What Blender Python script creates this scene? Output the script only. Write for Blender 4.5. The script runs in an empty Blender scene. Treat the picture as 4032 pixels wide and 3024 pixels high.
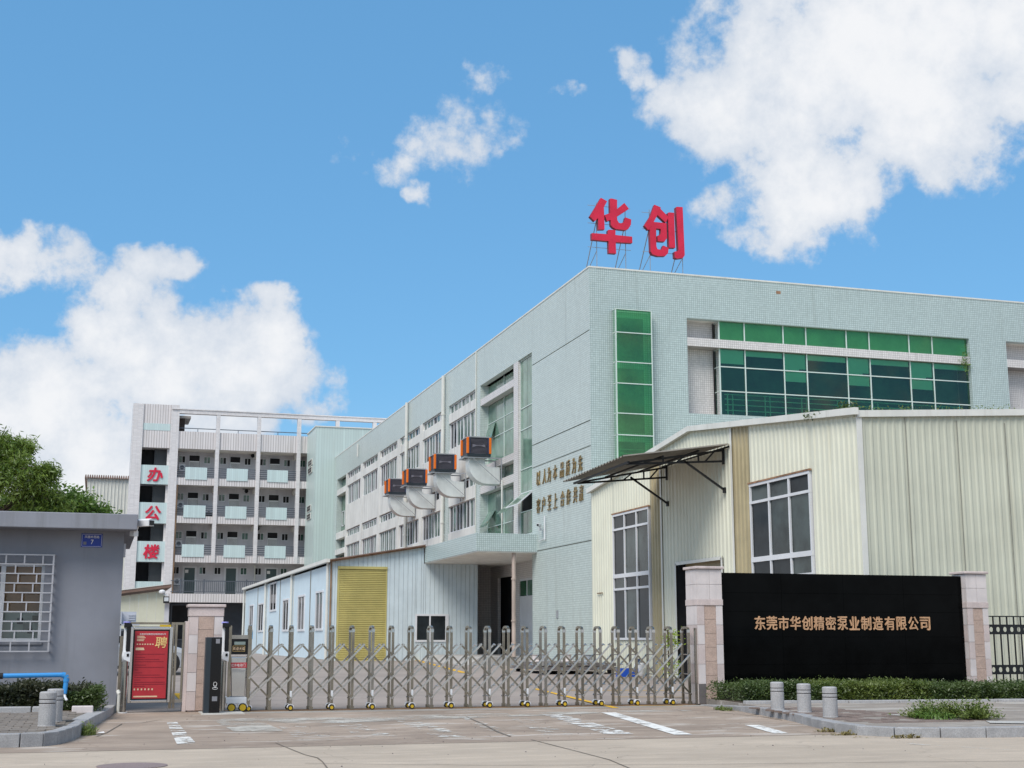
import bpy, bmesh, math, random
from math import sin, cos, pi, radians, sqrt, atan2
from mathutils import Vector, Matrix

random.seed(7)
S = bpy.context.scene
COL = S.collection

# ------------------------------------------------------------------ camera
PIT, YAW, FPX, EYE = radians(10.674), radians(16.849), 5325.0, 1.5
cam_d = bpy.data.cameras.new('camera')
cam_d.sensor_width = 36.0
cam_d.lens = FPX / 4032.0 * 36.0
cam_d.clip_start, cam_d.clip_end = 0.2, 4000
cam = bpy.data.objects.new('camera', cam_d)
cam.location = (0, 0, EYE)
cam.rotation_euler = (pi / 2 + PIT, 0, -YAW)
COL.objects.link(cam)
S.camera = cam

# ------------------------------------------------------------------ view / sun / sky
S.view_settings.view_transform = 'Standard'
try:
    S.view_settings.look = 'None'
except Exception:
    pass
S.view_settings.exposure = 0.50
S.view_settings.gamma = 1.0
S.view_settings.use_curve_mapping = False
try:
    S.cycles.max_bounces = 7
    S.cycles.transparent_max_bounces = 12
    S.cycles.caustics_reflective = False
    S.cycles.caustics_refractive = False
except Exception:
    pass

SUN_AZ, SUN_EL = radians(226), radians(50)      # compass from +Y clockwise; behind the camera, from the left
sd = bpy.data.lights.new('sun', 'SUN')
sd.energy = 2.3
sd.angle = radians(32)
sd.color = (1.0, 0.955, 0.89)
sun = bpy.data.objects.new('sun', sd)
sv = Vector((sin(SUN_AZ) * cos(SUN_EL), cos(SUN_AZ) * cos(SUN_EL), sin(SUN_EL)))
sun.rotation_euler = sv.to_track_quat('Z', 'Y').to_euler()
sun.location = (-20, -20, 40)
COL.objects.link(sun)


class NT:
    """tiny helper to write node trees"""
    def __init__(self, tree):
        self.t = tree
        self.n = tree.nodes
        self.l = tree.links

    def node(self, typ, **kw):
        nd = self.n.new(typ)
        for k, v in kw.items():
            setattr(nd, k, v)
        return nd

    def link(self, a, b):
        self.l.new(a, b)

    def val(self, sock, v):
        if hasattr(v, 'node'):
            self.l.new(v, sock)
        else:
            sock.default_value = v

    def math(self, op, a, b=None, c=None, clamp=False):
        nd = self.n.new('ShaderNodeMath')
        nd.operation = op
        nd.use_clamp = clamp
        self.val(nd.inputs[0], a)
        if b is not None:
            self.val(nd.inputs[1], b)
        if c is not None:
            self.val(nd.inputs[2], c)
        return nd.outputs[0]

    def ramp(self, v, lo, hi, a=0.0, b=1.0, smooth=True):
        nd = self.n.new('ShaderNodeMapRange')
        if smooth:
            nd.interpolation_type = 'SMOOTHSTEP'
        self.val(nd.inputs[0], v)
        nd.inputs[1].default_value, nd.inputs[2].default_value = lo, hi
        nd.inputs[3].default_value, nd.inputs[4].default_value = a, b
        return nd.outputs[0]

    def mix(self, f, a, b, blend='MIX'):
        nd = self.n.new('ShaderNodeMix')
        nd.data_type = 'RGBA'
        nd.blend_type = blend
        self.val(nd.inputs[0], f)
        for s, v in ((nd.inputs[6], a), (nd.inputs[7], b)):
            if hasattr(v, 'node'):
                self.l.new(v, s)
            else:
                s.default_value = (v[0], v[1], v[2], 1)
        return nd.outputs[2]

    def noise(self, vec, scale, detail=4, rough=0.55, sx=None):
        if sx is not None:
            m = self.n.new('ShaderNodeVectorMath')
            m.operation = 'MULTIPLY'
            self.l.new(vec, m.inputs[0])
            m.inputs[1].default_value = sx
            vec = m.outputs[0]
        nd = self.n.new('ShaderNodeTexNoise')
        self.l.new(vec, nd.inputs['Vector'])
        nd.inputs['Scale'].default_value = scale
        nd.inputs['Detail'].default_value = detail
        nd.inputs['Roughness'].default_value = rough
        return nd.outputs['Fac']


world = bpy.data.worlds.new('World')
S.world = world
world.use_nodes = True
wt = world.node_tree
wt.nodes.clear()
w = NT(wt)
w_out = w.node('ShaderNodeOutputWorld')
sky = w.node('ShaderNodeTexSky', sky_type='NISHITA')
sky.sun_disc = False
sky.sun_elevation = SUN_EL
sky.sun_rotation = SUN_AZ
sky.air_density, sky.dust_density, sky.ozone_density = 1.0, 0.6, 2.2
skyc = w.mix(1.0, sky.outputs[0], (0.80, 1.05, 1.09), 'MULTIPLY')
skyc = w.mix(0.62, skyc, (0.74, 2.20, 4.15))
bg_sky = w.node('ShaderNodeBackground')
bg_sky.inputs[1].default_value = 0.12
w.link(skyc, bg_sky.inputs[0])
tc = w.node('ShaderNodeTexCoord')
sep = w.node('ShaderNodeSeparateXYZ')
w.link(tc.outputs['Generated'], sep.inputs[0])
az = w.math('MULTIPLY', w.math('ARCTAN2', sep.outputs[0], sep.outputs[1]), 180 / pi)
el = w.math('MULTIPLY', w.math('ARCSINE', sep.outputs[2]), 180 / pi)
warp1 = w.noise(tc.outputs['Generated'], 13, 5, 0.6)
mv = w.node('ShaderNodeVectorMath', operation='ADD')
w.link(tc.outputs['Generated'], mv.inputs[0])
mv.inputs[1].default_value = (3.1, 1.7, 5.2)
warp2 = w.noise(mv.outputs[0], 13, 5, 0.6)
azw = w.math('ADD', az, w.math('MULTIPLY', w.math('SUBTRACT', warp1, 0.5), 4.2))
elw = w.math('ADD', el, w.math('MULTIPLY', w.math('SUBTRACT', warp2, 0.5), 3.4))
# cumulus cells: azimuth, elevation, half width, half height (degrees), weight
CELLS = [(32.3, 23.8, 7.6, 4.9, 1), (26.99, 21.77, 4.11, 2.9, 1), (30.2, 18.7, 3.3, 2.6, 1), (37.7, 22.72, 5.66, 3.69, 1),
         (34.74, 20.38, 4.02, 2.44, 1), (22.34, 23.67, 1.17, 0.88, .62), (26.3, 17.7, 1.5, 1.1, .62), (30.33, 16.6, 1.1, 1.0, .55),
         (4.53, 11.0, 4.2, 3.26, 1), (0.9, 12.6, 3.0, 1.9, .95), (-3.48, 14.81, 2.7, 1.29, .8), (1.69, 14.85, 1.71, 0.95, .75),
         (-1.49, 8.83, 4.48, 2.8, 1), (6.7, 12.2, 1.7, 1.9, 1), (-2.6, 6.6, 6.2, 3.6, 1), (6.3, 14.3, 1.4, 0.9, .6),
         (13.63, 21.11, 1.6, 1.35, .30), (15.69, 20.94, 1.4, 1.15, .26), (11.19, 19.62, 1.4, 0.65, .28), (9.65, 20.13, 0.75, 0.7, .30),
         (12.64, 18.51, 0.65, 0.45, .30), (15.68, 23.48, 0.9, 0.6, .22), (19.01, 22.63, 0.5, 0.27, .22), (8.2, 9.2, 1.2, 0.7, .35)]
dens = None
for (ca, ce, ra, re_, wgt) in CELLS:
    dx = w.math('DIVIDE', w.math('SUBTRACT', azw, ca), ra * (1.13 if ra > 2.4 else 1.08))
    dy = w.math('DIVIDE', w.math('SUBTRACT', elw, ce), re_ * (1.13 if ra > 2.4 else 1.08))
    d2 = w.math('ADD', w.math('MULTIPLY', dx, dx), w.math('MULTIPLY', dy, dy))
    g = w.math('MULTIPLY', w.math('SUBTRACT', 1.0, d2), wgt, clamp=False)
    dens = g if dens is None else w.math('SMOOTH_MAX', dens, g, 0.25)
# the same kind of scattered cumulus over the rest of the sky, outside the mapped patch
far = w.noise(tc.outputs['Generated'], 3.2, 3, 0.5)
outside = w.math('MAXIMUM', w.ramp(w.math('ABSOLUTE', w.math('SUBTRACT', az, 17)), 25, 33), w.ramp(el, 27, 34))
outf = w.math('ADD', w.math('MULTIPLY', w.math('SUBTRACT', far, 0.47), 7.0), w.math('MULTIPLY', w.math('SUBTRACT', outside, 1.0), 6.0))
dens = w.math('MAXIMUM', w.math('MAXIMUM', dens, -2.0), outf)
fb = w.noise(tc.outputs['Generated'], 22, 10, 0.62)
dens2 = w.math('ADD', w.math('MINIMUM', dens, 0.9), w.math('MULTIPLY', w.math('SUBTRACT', fb, 0.49), 2.5))
mask = w.ramp(dens2, 0.0, 0.55, 0.0, 0.98)
thick = w.noise(tc.outputs['Generated'], 7, 6, 0.6)
shade = w.ramp(w.math('ADD', dens2, w.math('MULTIPLY', thick, 1.3)), 0.7, 2.0)
ccol = w.mix(shade, (0.60, 0.67, 0.77), (0.90, 0.91, 0.93))
bg_c = w.node('ShaderNodeBackground')
bg_c.inputs[1].default_value = 0.72
w.link(ccol, bg_c.inputs[0])
# thin white veil low over the horizon
veil = w.ramp(el, 11, -1, 0.0, 0.55)
mask = w.math('MAXIMUM', mask, w.math('MULTIPLY', veil, w.ramp(fb, 0.3, 0.8, 0.45, 1.0)))
msh = w.node('ShaderNodeMixShader')
w.link(mask, msh.inputs[0])
w.link(bg_sky.outputs[0], msh.inputs[1])
w.link(bg_c.outputs[0], msh.inputs[2])
w.link(msh.outputs[0], w_out.inputs[0])

# ------------------------------------------------------------------ pixel of the photograph -> point on a plane of the place
FWD = Vector((sin(YAW) * cos(PIT), cos(YAW) * cos(PIT), sin(PIT)))
RGT = Vector((cos(YAW), -sin(YAW), 0))
UPV = RGT.cross(FWD)
O = Vector((0, 0, EYE))


def _ray(x, y):
    return FWD + RGT * ((x - 2016) / FPX) + UPV * ((1512 - y) / FPX)


def at_x(x, y, X):
    d = _ray(x, y)
    return O + d * ((X - O.x) / d.x)


def at_y(x, y, Y):
    d = _ray(x, y)
    return O + d * ((Y - O.y) / d.y)


def at_z(x, y, Z):
    d = _ray(x, y)
    return O + d * ((Z - O.z) / d.z)


# ------------------------------------------------------------------ materials
MATS = {}


def mat(name, col, rough=0.6, metal=0.0, var=0.10, vscale=1.2, streak=0.0, dirt=None, bump=0.0, bscale=25.0, spec=0.4, fine=0.0, coat=0.0):
    m = bpy.data.materials.new(name)
    m.use_nodes = True
    t = NT(m.node_tree)
    p = t.n['Principled BSDF']
    geo = t.node('ShaderNodeNewGeometry')
    pos = geo.outputs['Position']
    c = None
    n1 = t.noise(pos, vscale, 5, 0.6)
    c = t.mix(t.ramp(n1, 0.3, 0.7), [x * (1 - var) for x in col], [min(1, x * (1 + var)) for x in col])
    if fine:
        n3 = t.noise(pos, 60, 3, 0.7)
        c = t.mix(t.ramp(n3, 0.35, 0.65, 0, fine), c, [x * 0.55 for x in col])
    if streak:
        n2 = t.noise(pos, 1.0, 5, 0.65, (5.5, 5.5, 0.28))
        n4 = t.noise(pos, 0.35, 3, 0.5)
        f = t.math('MULTIPLY', t.ramp(n2, 0.48, 0.75, 0, streak), t.ramp(n4, 0.35, 0.62, 0.25, 1))
        c = t.mix(f, c, dirt or [x * 0.4 for x in col])
    t.link(c, p.inputs['Base Color'])
    p.inputs['Roughness'].default_value = rough
    p.inputs['Metallic'].default_value = metal
    p.inputs['Specular IOR Level'].default_value = spec
    if coat:
        p.inputs['Coat Weight'].default_value = coat
    if bump:
        b = t.node('ShaderNodeBump')
        b.inputs['Strength'].default_value = bump
        b.inputs['Distance'].default_value = 0.01
        t.link(t.noise(pos, bscale, 5, 0.6), b.inputs['Height'])
        t.link(b.outputs[0], p.inputs['Normal'])
    MATS[name] = m
    return m


def tile_mat(name, col, grout, sx, sz, joint=0.12, streak=0.25, var=0.07, rough=0.35, dirt=(0.30, 0.29, 0.27), jx=1.0):
    """small glazed ceramic tiles: horizontal coordinate is x+y, so it fits walls along either axis"""
    m = bpy.data.materials.new(name)
    m.use_nodes = True
    t = NT(m.node_tree)
    p = t.n['Principled BSDF']
    geo = t.node('ShaderNodeNewGeometry')
    pos = geo.outputs['Position']
    s = t.node('ShaderNodeSeparateXYZ')
    t.link(pos, s.inputs[0])
    h = t.math('ADD', s.outputs[0], s.outputs[1])
    u = t.math('DIVIDE', h, sx)
    v = t.math('ADD', t.math('DIVIDE', s.outputs[2], sz), 0.5)
    fu = t.math('FRACT', u)
    fv = t.math('FRACT', v)
    ju = t.math('LESS_THAN', fu, joint * jx)
    jv = t.math('LESS_THAN', fv, joint)
    j = t.math('MAXIMUM', ju, jv)
    cell = t.node('ShaderNodeCombineXYZ')
    t.link(t.math('FLOOR', u), cell.inputs[0])
    t.link(t.math('FLOOR', v), cell.inputs[1])
    wn = t.node('ShaderNodeTexWhiteNoise')
    wn.noise_dimensions = '2D'
    t.link(cell.outputs[0], wn.inputs['Vector'])
    c = t.mix(wn.outputs[0], [x * (1 - var) for x in col], [min(1, x * (1 + var)) for x in col])
    n1 = t.noise(pos, 0.5, 4, 0.6)
    c = t.mix(t.ramp(n1, 0.35, 0.7, 0, 0.22), c, [x * 0.82 for x in col])
    n2 = t.noise(pos, 1.0, 5, 0.65, (3.5, 3.5, 0.22))
    n4 = t.noise(pos, 0.3, 3, 0.5)
    f = t.math('MULTIPLY', t.ramp(n2, 0.5, 0.78, 0, streak), t.ramp(n4, 0.35, 0.65, 0.2, 1))
    c = t.mix(f, c, dirt)
    c = t.mix(j, c, grout)
    t.link(c, p.inputs['Base Color'])
    p.inputs['Roughness'].default_value = rough
    p.inputs['Specular IOR Level'].default_value = 0.4
    MATS[name] = m
    return m


def glass_mat(name, tint, refl=0.10, rough=0.02, cover=0.0, cover_col=(0.3, 0.5, 0.4)):
    """thin tinted pane: tinted see-through + mirror reflection by angle, optionally a patchy film of diffuse colour that brightens the pane"""
    m = bpy.data.materials.new(name)
    m.use_nodes = True
    t = NT(m.node_tree)
    t.n.clear()
    out = t.node('ShaderNodeOutputMaterial')
    tr = t.node('ShaderNodeBsdfTransparent')
    tr.inputs[0].default_value = (*tint, 1)
    gl = t.node('ShaderNodeBsdfGlossy')
    gl.inputs['Roughness'].default_value = rough
    lw = t.node('ShaderNodeFresnel')
    lw.inputs[0].default_value = 1.5
    f = t.math('ADD', t.math('MULTIPLY', lw.outputs[0], 1.0), refl * 0.4, clamp=True)
    mx = t.node('ShaderNodeMixShader')
    t.link(f, mx.inputs[0])
    t.link(tr.outputs[0], mx.inputs[1])
    t.link(gl.outputs[0], mx.inputs[2])
    last = mx.outputs[0]
    if cover:
        df = t.node('ShaderNodeBsdfDiffuse')
        df.inputs[0].default_value = (*cover_col, 1)
        geo = t.node('ShaderNodeNewGeometry')
        n = t.noise(geo.outputs['Position'], 0.9, 5, 0.6)
        m2 = t.node('ShaderNodeMixShader')
        t.link(t.ramp(n, 0.3, 0.7, cover * 0.6, cover), m2.inputs[0])
        t.link(last, m2.inputs[1])
        t.link(df.outputs[0], m2.inputs[2])
        last = m2.outputs[0]
    t.link(last, out.inputs[0])
    MATS[name] = m
    return m


def ground_mat(name, col, var=0.16, crack=0.0, patch=None, scale=0.5, stain=(0.16, 0.12, 0.10), stain_amt=0.35):
    m = bpy.data.materials.new(name)
    m.use_nodes = True
    t = NT(m.node_tree)
    p = t.n['Principled BSDF']
    geo = t.node('ShaderNodeNewGeometry')
    pos = geo.outputs['Position']
    n1 = t.noise(pos, scale, 6, 0.65)
    c = t.mix(t.ramp(n1, 0.3, 0.72), [x * (1 - var) for x in col], [x * (1 + var) for x in col])
    n2 = t.noise(pos, 1.0, 6, 0.7, (0.55, 1.7, 1))
    c = t.mix(t.ramp(n2, 0.5, 0.72, 0, stain_amt), c, stain)
    if patch:
        n5 = t.noise(pos, 1.0, 5, 0.65, (0.5, 1.5, 1))
        c = t.mix(t.ramp(n5, 0.56, 0.62, 0, 0.75), c, patch)
    n8 = t.noise(pos, 1.0, 7, 0.72, (1.1, 4.5, 1))
    c = t.mix(t.ramp(n8, 0.50, 0.66, 0, 0.55), c, [min(0.8, x * 1.28) for x in col])
    n9 = t.noise(pos, 1.0, 6, 0.7, (0.9, 5.5, 1))
    c = t.mix(t.ramp(n9, 0.55, 0.70, 0, 0.55), c, stain)
    n10 = t.noise(pos, 1.0, 4, 0.6, (0.06, 0.9, 1))
    c = t.mix(t.ramp(n10, 0.48, 0.66, 0, 0.35), c, [x * 0.72 for x in col])
    n3 = t.noise(pos, 45, 4, 0.75)
    c = t.mix(t.ramp(n3, 0.35, 0.68, 0, 0.32), c, [x * 0.6 for x in col])
    vo = t.node('ShaderNodeTexVoronoi')
    vo.inputs['Scale'].default_value = 38
    t.link(pos, vo.inputs['Vector'])
    n7 = t.noise(pos, 2.0, 2, 0.5)
    c = t.mix(t.math('MULTIPLY', t.ramp(vo.outputs['Distance'], 0.16, 0.05), t.ramp(n7, 0.5, 0.6, 0, 0.5)), c, [x * 0.35 for x in col])
    if crack:
        nw = t.node('ShaderNodeTexNoise')
        nw.inputs['Scale'].default_value = 1.3
        t.link(pos, nw.inputs['Vector'])
        add = t.node('ShaderNodeVectorMath', operation='ADD')
        t.link(pos, add.inputs[0])
        t.link(nw.outputs['Color'], add.inputs[1])
        ve = t.node('ShaderNodeTexVoronoi')
        ve.feature = 'DISTANCE_TO_EDGE'
        ve.inputs['Scale'].default_value = 0.35
        t.link(add.outputs[0], ve.inputs['Vector'])
        c = t.mix(t.ramp(ve.outputs['Distance'], 0.006, 0.0, 0, crack), c, [x * 0.3 for x in col])
    t.link(c, p.inputs['Base Color'])
    p.inputs['Roughness'].default_value = 0.88
    p.inputs['Specular IOR Level'].default_value = 0.2
    b = t.node('ShaderNodeBump')
    b.inputs['Strength'].default_value = 0.35
    b.inputs['Distance'].default_value = 0.01
    t.link(t.noise(pos, 30, 6, 0.7), b.inputs['Height'])
    t.link(b.outputs[0], p.inputs['Normal'])
    MATS[name] = m
    return m


def paint_mat(name, col, lo=0.42, hi=0.52, scale=3.0):
    """road paint worn through to the concrete below"""
    m = bpy.data.materials.new(name)
    m.use_nodes = True
    t = NT(m.node_tree)
    t.n.clear()
    out = t.node('ShaderNodeOutputMaterial')
    geo = t.node('ShaderNodeNewGeometry')
    d = t.node('ShaderNodeBsdfDiffuse')
    n0 = t.noise(geo.outputs['Position'], 9, 4, 0.6)
    t.link(t.mix(n0, [x * 0.85 for x in col], col), d.inputs[0])
    tr = t.node('ShaderNodeBsdfTransparent')
    n = t.noise(geo.outputs['Position'], scale, 7, 0.72)
    mx = t.node('ShaderNodeMixShader')
    t.link(t.ramp(n, lo, hi), mx.inputs[0])
    t.link(tr.outputs[0], mx.inputs[1])
    t.link(d.outputs[0], mx.inputs[2])
    t.link(mx.outputs[0], out.inputs[0])
    MATS[name] = m
    return m


def leaf_mat(name, a, b, scale=1.6):
    m = bpy.data.materials.new(name)
    m.use_nodes = True
    t = NT(m.node_tree)
    t.n.clear()
    out = t.node('ShaderNodeOutputMaterial')
    geo = t.node('ShaderNodeNewGeometry')
    n = t.noise(geo.outputs['Position'], scale, 3, 0.6)
    c = t.mix(t.ramp(n, 0.35, 0.65), a, b)
    c = t.mix(t.math('MULTIPLY', geo.outputs['Random Per Island'], 0.5), c, [x * 1.5 for x in b])
    d = t.node('ShaderNodeBsdfDiffuse')
    t.link(c, d.inputs[0])
    tl = t.node('ShaderNodeBsdfTranslucent')
    t.link(c, tl.inputs[0])
    gl = t.node('ShaderNodeBsdfGlossy')
    gl.inputs['Roughness'].default_value = 0.45
    mx = t.node('ShaderNodeMixShader')
    mx.inputs[0].default_value = 0.35
    t.link(d.outputs[0], mx.inputs[1])
    t.link(tl.outputs[0], mx.inputs[2])
    m2 = t.node('ShaderNodeMixShader')
    m2.inputs[0].default_value = 0.05
    t.link(mx.outputs[0], m2.inputs[1])
    t.link(gl.outputs[0], m2.inputs[2])
    t.link(m2.outputs[0], out.inputs[0])
    MATS[name] = m
    return m


M_mint = tile_mat('mint_tile', (0.495, 0.575, 0.565), (0.22, 0.29, 0.28), 0.086, 0.086, 0.15, 0.40, dirt=(0.30, 0.33, 0.30))
M_mint_side = tile_mat('mint_tile_side', (0.525, 0.59, 0.565), (0.31, 0.37, 0.35), 0.14, 0.086, 0.17, 0.50, jx=0.25, dirt=(0.29, 0.31, 0.28))
M_white_tile = tile_mat('white_tile', (0.70, 0.665, 0.645), (0.36, 0.32, 0.31), 0.086, 0.086, 0.13, 0.45)
M_white_wall = mat('weathered_white_wall', (0.68, 0.67, 0.635), 0.8, var=0.08, vscale=0.6, streak=0.75, dirt=(0.24, 0.23, 0.20), bump=0.1)
M_office_h = tile_mat('office_tile_rows', (0.72, 0.69, 0.685), (0.50, 0.47, 0.47), 0.30, 0.095, 0.16, 0.35, jx=0.2)
M_office_v = tile_mat('office_tile_strips', (0.70, 0.66, 0.65), (0.42, 0.38, 0.37), 0.20, 90.0, 0.24, 0.60, dirt=(0.26, 0.21, 0.16))
M_aqua = tile_mat('aqua_tile', (0.56, 0.675, 0.67), (0.47, 0.58, 0.575), 0.17, 90.0, 0.14, 0.2)
M_tower = tile_mat('stair_tower_tile', (0.52, 0.62, 0.59), (0.44, 0.53, 0.505), 0.21, 90.0, 0.14, 0.35, jx=1.3, dirt=(0.38, 0.42, 0.38))
M_lilac = mat('corridor_wall', (0.57, 0.555, 0.58), 0.85, var=0.08, streak=0.3)
M_conc = mat('bare_concrete', (0.38, 0.36, 0.34), 0.85, var=0.12, streak=0.35, bump=0.2)
M_soffit = mat('soffit_paint', (0.76, 0.73, 0.68), 0.85, var=0.08, dirt=(0.25, 0.2, 0.15), streak=0.3)
M_cream = mat('cream_corrugated', (0.70, 0.69, 0.565), 0.5, var=0.05, vscale=0.7, streak=0.25, dirt=(0.42, 0.36, 0.22))
M_cream_shaded = mat('cream_corrugated_shaded', (0.545, 0.55, 0.445), 0.5, var=0.06, vscale=0.7, streak=0.25, dirt=(0.36, 0.33, 0.24))  # darker copy of the cream; the eave side's shade is put into colour
M_pale_cream = mat('pale_cream_panel', (0.64, 0.63, 0.50), 0.6, var=0.05, streak=0.3, dirt=(0.4, 0.36, 0.26))  # own cream of the low shed panels
M_frp = mat('brown_translucent_sheet', (0.40, 0.335, 0.20), 0.45, var=0.10, vscale=1.5, streak=0.4, dirt=(0.22, 0.17, 0.09))
M_trim = mat('white_trim', (0.70, 0.69, 0.64), 0.5, var=0.06, streak=0.35, dirt=(0.4, 0.36, 0.3))
M_frame = mat('white_aluminium', (0.68, 0.68, 0.70), 0.4, var=0.05)
M_mull = mat('pale_mullion', (0.58, 0.66, 0.62), 0.4, var=0.06)
M_darkglass = mat('dark_window_glass', (0.020, 0.024, 0.027), 0.06, var=0.4, vscale=1.2, spec=0.14)
M_darkglass2 = mat('reflection_toned_glass', (0.040, 0.052, 0.050), 0.08, var=0.6, vscale=0.9, spec=0.3)  # paler base colour stands in for reflections on some panes
M_greenglass = mat('green_sash_glass', (0.055, 0.115, 0.09), 0.06, var=0.5, vscale=3, spec=0.6)
M_paleglass = mat('pale_green_glass', (0.15, 0.25, 0.19), 0.10, var=0.28, vscale=1.1, spec=0.6, streak=0.3, dirt=(0.30, 0.36, 0.30))
M_lowglass = mat('deep_green_glass', (0.05, 0.13, 0.075), 0.08, var=0.45, vscale=1.4, spec=0.6)
M_greenpane = glass_mat('green_tinted_glass', (0.46, 0.93, 0.54), 0.08, cover=0.26, cover_col=(0.10, 0.48, 0.17))
M_bluegreen = glass_mat('teal_tinted_glass', (0.46, 0.97, 0.66), 0.08, cover=0.07, cover_col=(0.06, 0.34, 0.20))
M_clear = glass_mat('clear_glass', (0.85, 0.9, 0.88), 0.05)
M_blind = mat('white_blind', (0.74, 0.76, 0.74), 0.8, var=0.03)
M_spandrel = mat('spandrel_board', (0.55, 0.60, 0.52), 0.8, var=0.12)
M_room = mat('dim_room', (0.05, 0.06, 0.06), 0.9, var=0.5, vscale=0.8)  # darkness of the unlit room is put into this colour
M_dark = mat('dark_void', (0.018, 0.018, 0.02), 0.9, var=0.3)  # near-black; as a sheet behind openings it stands for unlit depth
M_blue_side = mat('blue_sheet_side', (0.60, 0.72, 0.79), 0.45, var=0.04, streak=0.2, dirt=(0.45, 0.5, 0.5))
M_blue_front = mat('blue_sheet_front', (0.60, 0.68, 0.71), 0.5, var=0.06, streak=0.35, dirt=(0.33, 0.34, 0.32))
M_seam = mat('grey_seam', (0.22, 0.21, 0.18), 0.6)
M_shutter = mat('yellow_shutter', (0.50, 0.43, 0.16), 0.45, var=0.10, streak=0.3, dirt=(0.28, 0.24, 0.1))
M_rust = mat('rusty_edge', (0.30, 0.17, 0.10), 0.8, var=0.35, vscale=5)
M_pvc = mat('white_pipe', (0.66, 0.65, 0.60), 0.4, var=0.06, streak=0.3, dirt=(0.4, 0.36, 0.3))
M_brownpipe = mat('brown_stained_pipe', (0.24, 0.15, 0.09), 0.6, var=0.3)
M_red = mat('red_sign_face', (0.62, 0.018, 0.055), 0.45, var=0.10, vscale=1.5)
M_redside = mat('dark_red_sign_side', (0.22, 0.012, 0.03), 0.5)
M_galv = mat('galvanised_steel', (0.36, 0.37, 0.39), 0.5, metal=0.4, var=0.12)
M_duct = mat('galvanised_duct', (0.68, 0.70, 0.68), 0.45, metal=0.1, var=0.10, streak=0.25, dirt=(0.36, 0.35, 0.31))
M_black_steel = mat('black_steel', (0.012, 0.012, 0.013), 0.5, var=0.2)
M_awn = mat('brown_grey_sheet', (0.22, 0.20, 0.17), 0.55, var=0.15, streak=0.3)
M_gold = mat('gold_letter', (0.30, 0.205, 0.085), 0.35, metal=0.6, var=0.25, vscale=6)
M_copper = mat('copper_letter', (0.62, 0.36, 0.20), 0.45, metal=0.25, var=0.18, vscale=8)
M_granite_black = mat('black_granite', (0.0025, 0.0028, 0.003), 0.06, var=0.3, vscale=2, spec=0.05)
M_pinkstone = mat('pink_granite', (0.63, 0.525, 0.495), 0.55, var=0.10, vscale=2.5, fine=0.35, streak=0.3, dirt=(0.3, 0.25, 0.22))
M_palestone = mat('pale_marble', (0.68, 0.61, 0.59), 0.5, var=0.08, vscale=2.0, fine=0.15, streak=0.35, dirt=(0.35, 0.31, 0.29))
M_tanstone = mat('tan_rough_granite', (0.54, 0.395, 0.325), 0.75, var=0.10, vscale=6, fine=0.5, bump=0.5, bscale=60)
M_darkstone = mat('dark_stone', (0.17, 0.15, 0.145), 0.7, var=0.2, fine=0.3)
M_greystone = mat('grey_granite', (0.43, 0.42, 0.42), 0.75, var=0.10, vscale=4, fine=0.55, streak=0.25, dirt=(0.2, 0.19, 0.18), bump=0.2, bscale=90)
M_greystone2 = mat('kerb_granite', (0.36, 0.355, 0.36), 0.75, var=0.18, vscale=3, fine=0.55, bump=0.2, bscale=90)
M_paver = mat('brown_paver', (0.22, 0.19, 0.165), 0.85, var=0.22, vscale=4, fine=0.4, bump=0.3)
M_paverR = mat('reddish_paver', (0.22, 0.165, 0.14), 0.85, var=0.25, vscale=3, fine=0.4, bump=0.3)
M_joint = mat('sandy_joint', (0.17, 0.145, 0.12), 0.95, var=0.2)
M_stain = mat('stainless_steel', (0.40, 0.37, 0.33), 0.22, metal=0.9, var=0.12, vscale=3, streak=0.4, dirt=(0.2, 0.17, 0.14))
M_stain_d = mat('brown_tinted_stainless', (0.31, 0.27, 0.215), 0.24, metal=0.9, var=0.2, vscale=3)
M_post = mat('grey_stainless', (0.36, 0.33, 0.29), 0.22, metal=0.9, var=0.15, vscale=3)
M_bar = mat('highlit_bar', (0.62, 0.59, 0.55), 0.2, metal=0.9, var=0.1)  # bright highlight on these bars is put into the base colour
M_chrome = mat('bright_stainless', (0.62, 0.60, 0.58), 0.16, metal=0.95, var=0.1)
M_whiteplastic = mat('white_plastic', (0.72, 0.72, 0.73), 0.4, var=0.04)
M_yellow = mat('yellow_wheel', (0.62, 0.40, 0.02), 0.5, var=0.1)
M_rubber = mat('black_rubber', (0.02, 0.02, 0.02), 0.8)
M_blackgloss = mat('black_gloss_panel', (0.008, 0.008, 0.009), 0.12, spec=0.35)
M_graphite = mat('dark_blue_grey_metal', (0.035, 0.045, 0.055), 0.4, metal=0.3)
M_poster = mat('red_poster', (0.46, 0.03, 0.04), 0.45, var=0.12, vscale=2.0)
M_posterline = mat('dark_red_print', (0.24, 0.01, 0.025), 0.5)
M_cream_print = mat('cream_print', (0.75, 0.55, 0.36), 0.5)
M_gold_print = mat('gold_print', (0.75, 0.52, 0.20), 0.45, var=0.15, vscale=12)
M_white_print = mat('white_print', (0.80, 0.78, 0.76), 0.5)
M_grey_print = mat('grey_print', (0.22, 0.22, 0.24), 0.6)
M_lcd = mat('grey_lcd', (0.22, 0.27, 0.25), 0.2)
M_guard = mat('blue_grey_render', (0.262, 0.268, 0.302), 0.9, var=0.09, vscale=0.7, streak=0.55, dirt=(0.17, 0.17, 0.175), bump=0.25, bscale=70)
M_grille = mat('grille_paint', (0.46, 0.45, 0.47), 0.45, metal=0.2, var=0.12, streak=0.4, dirt=(0.28, 0.19, 0.14))
M_brownboard = mat('brown_board', (0.46, 0.22, 0.095), 0.6, var=0.25, vscale=2.5)
M_desk = mat('pale_desk', (0.55, 0.56, 0.50), 0.6, var=0.1)
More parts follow.
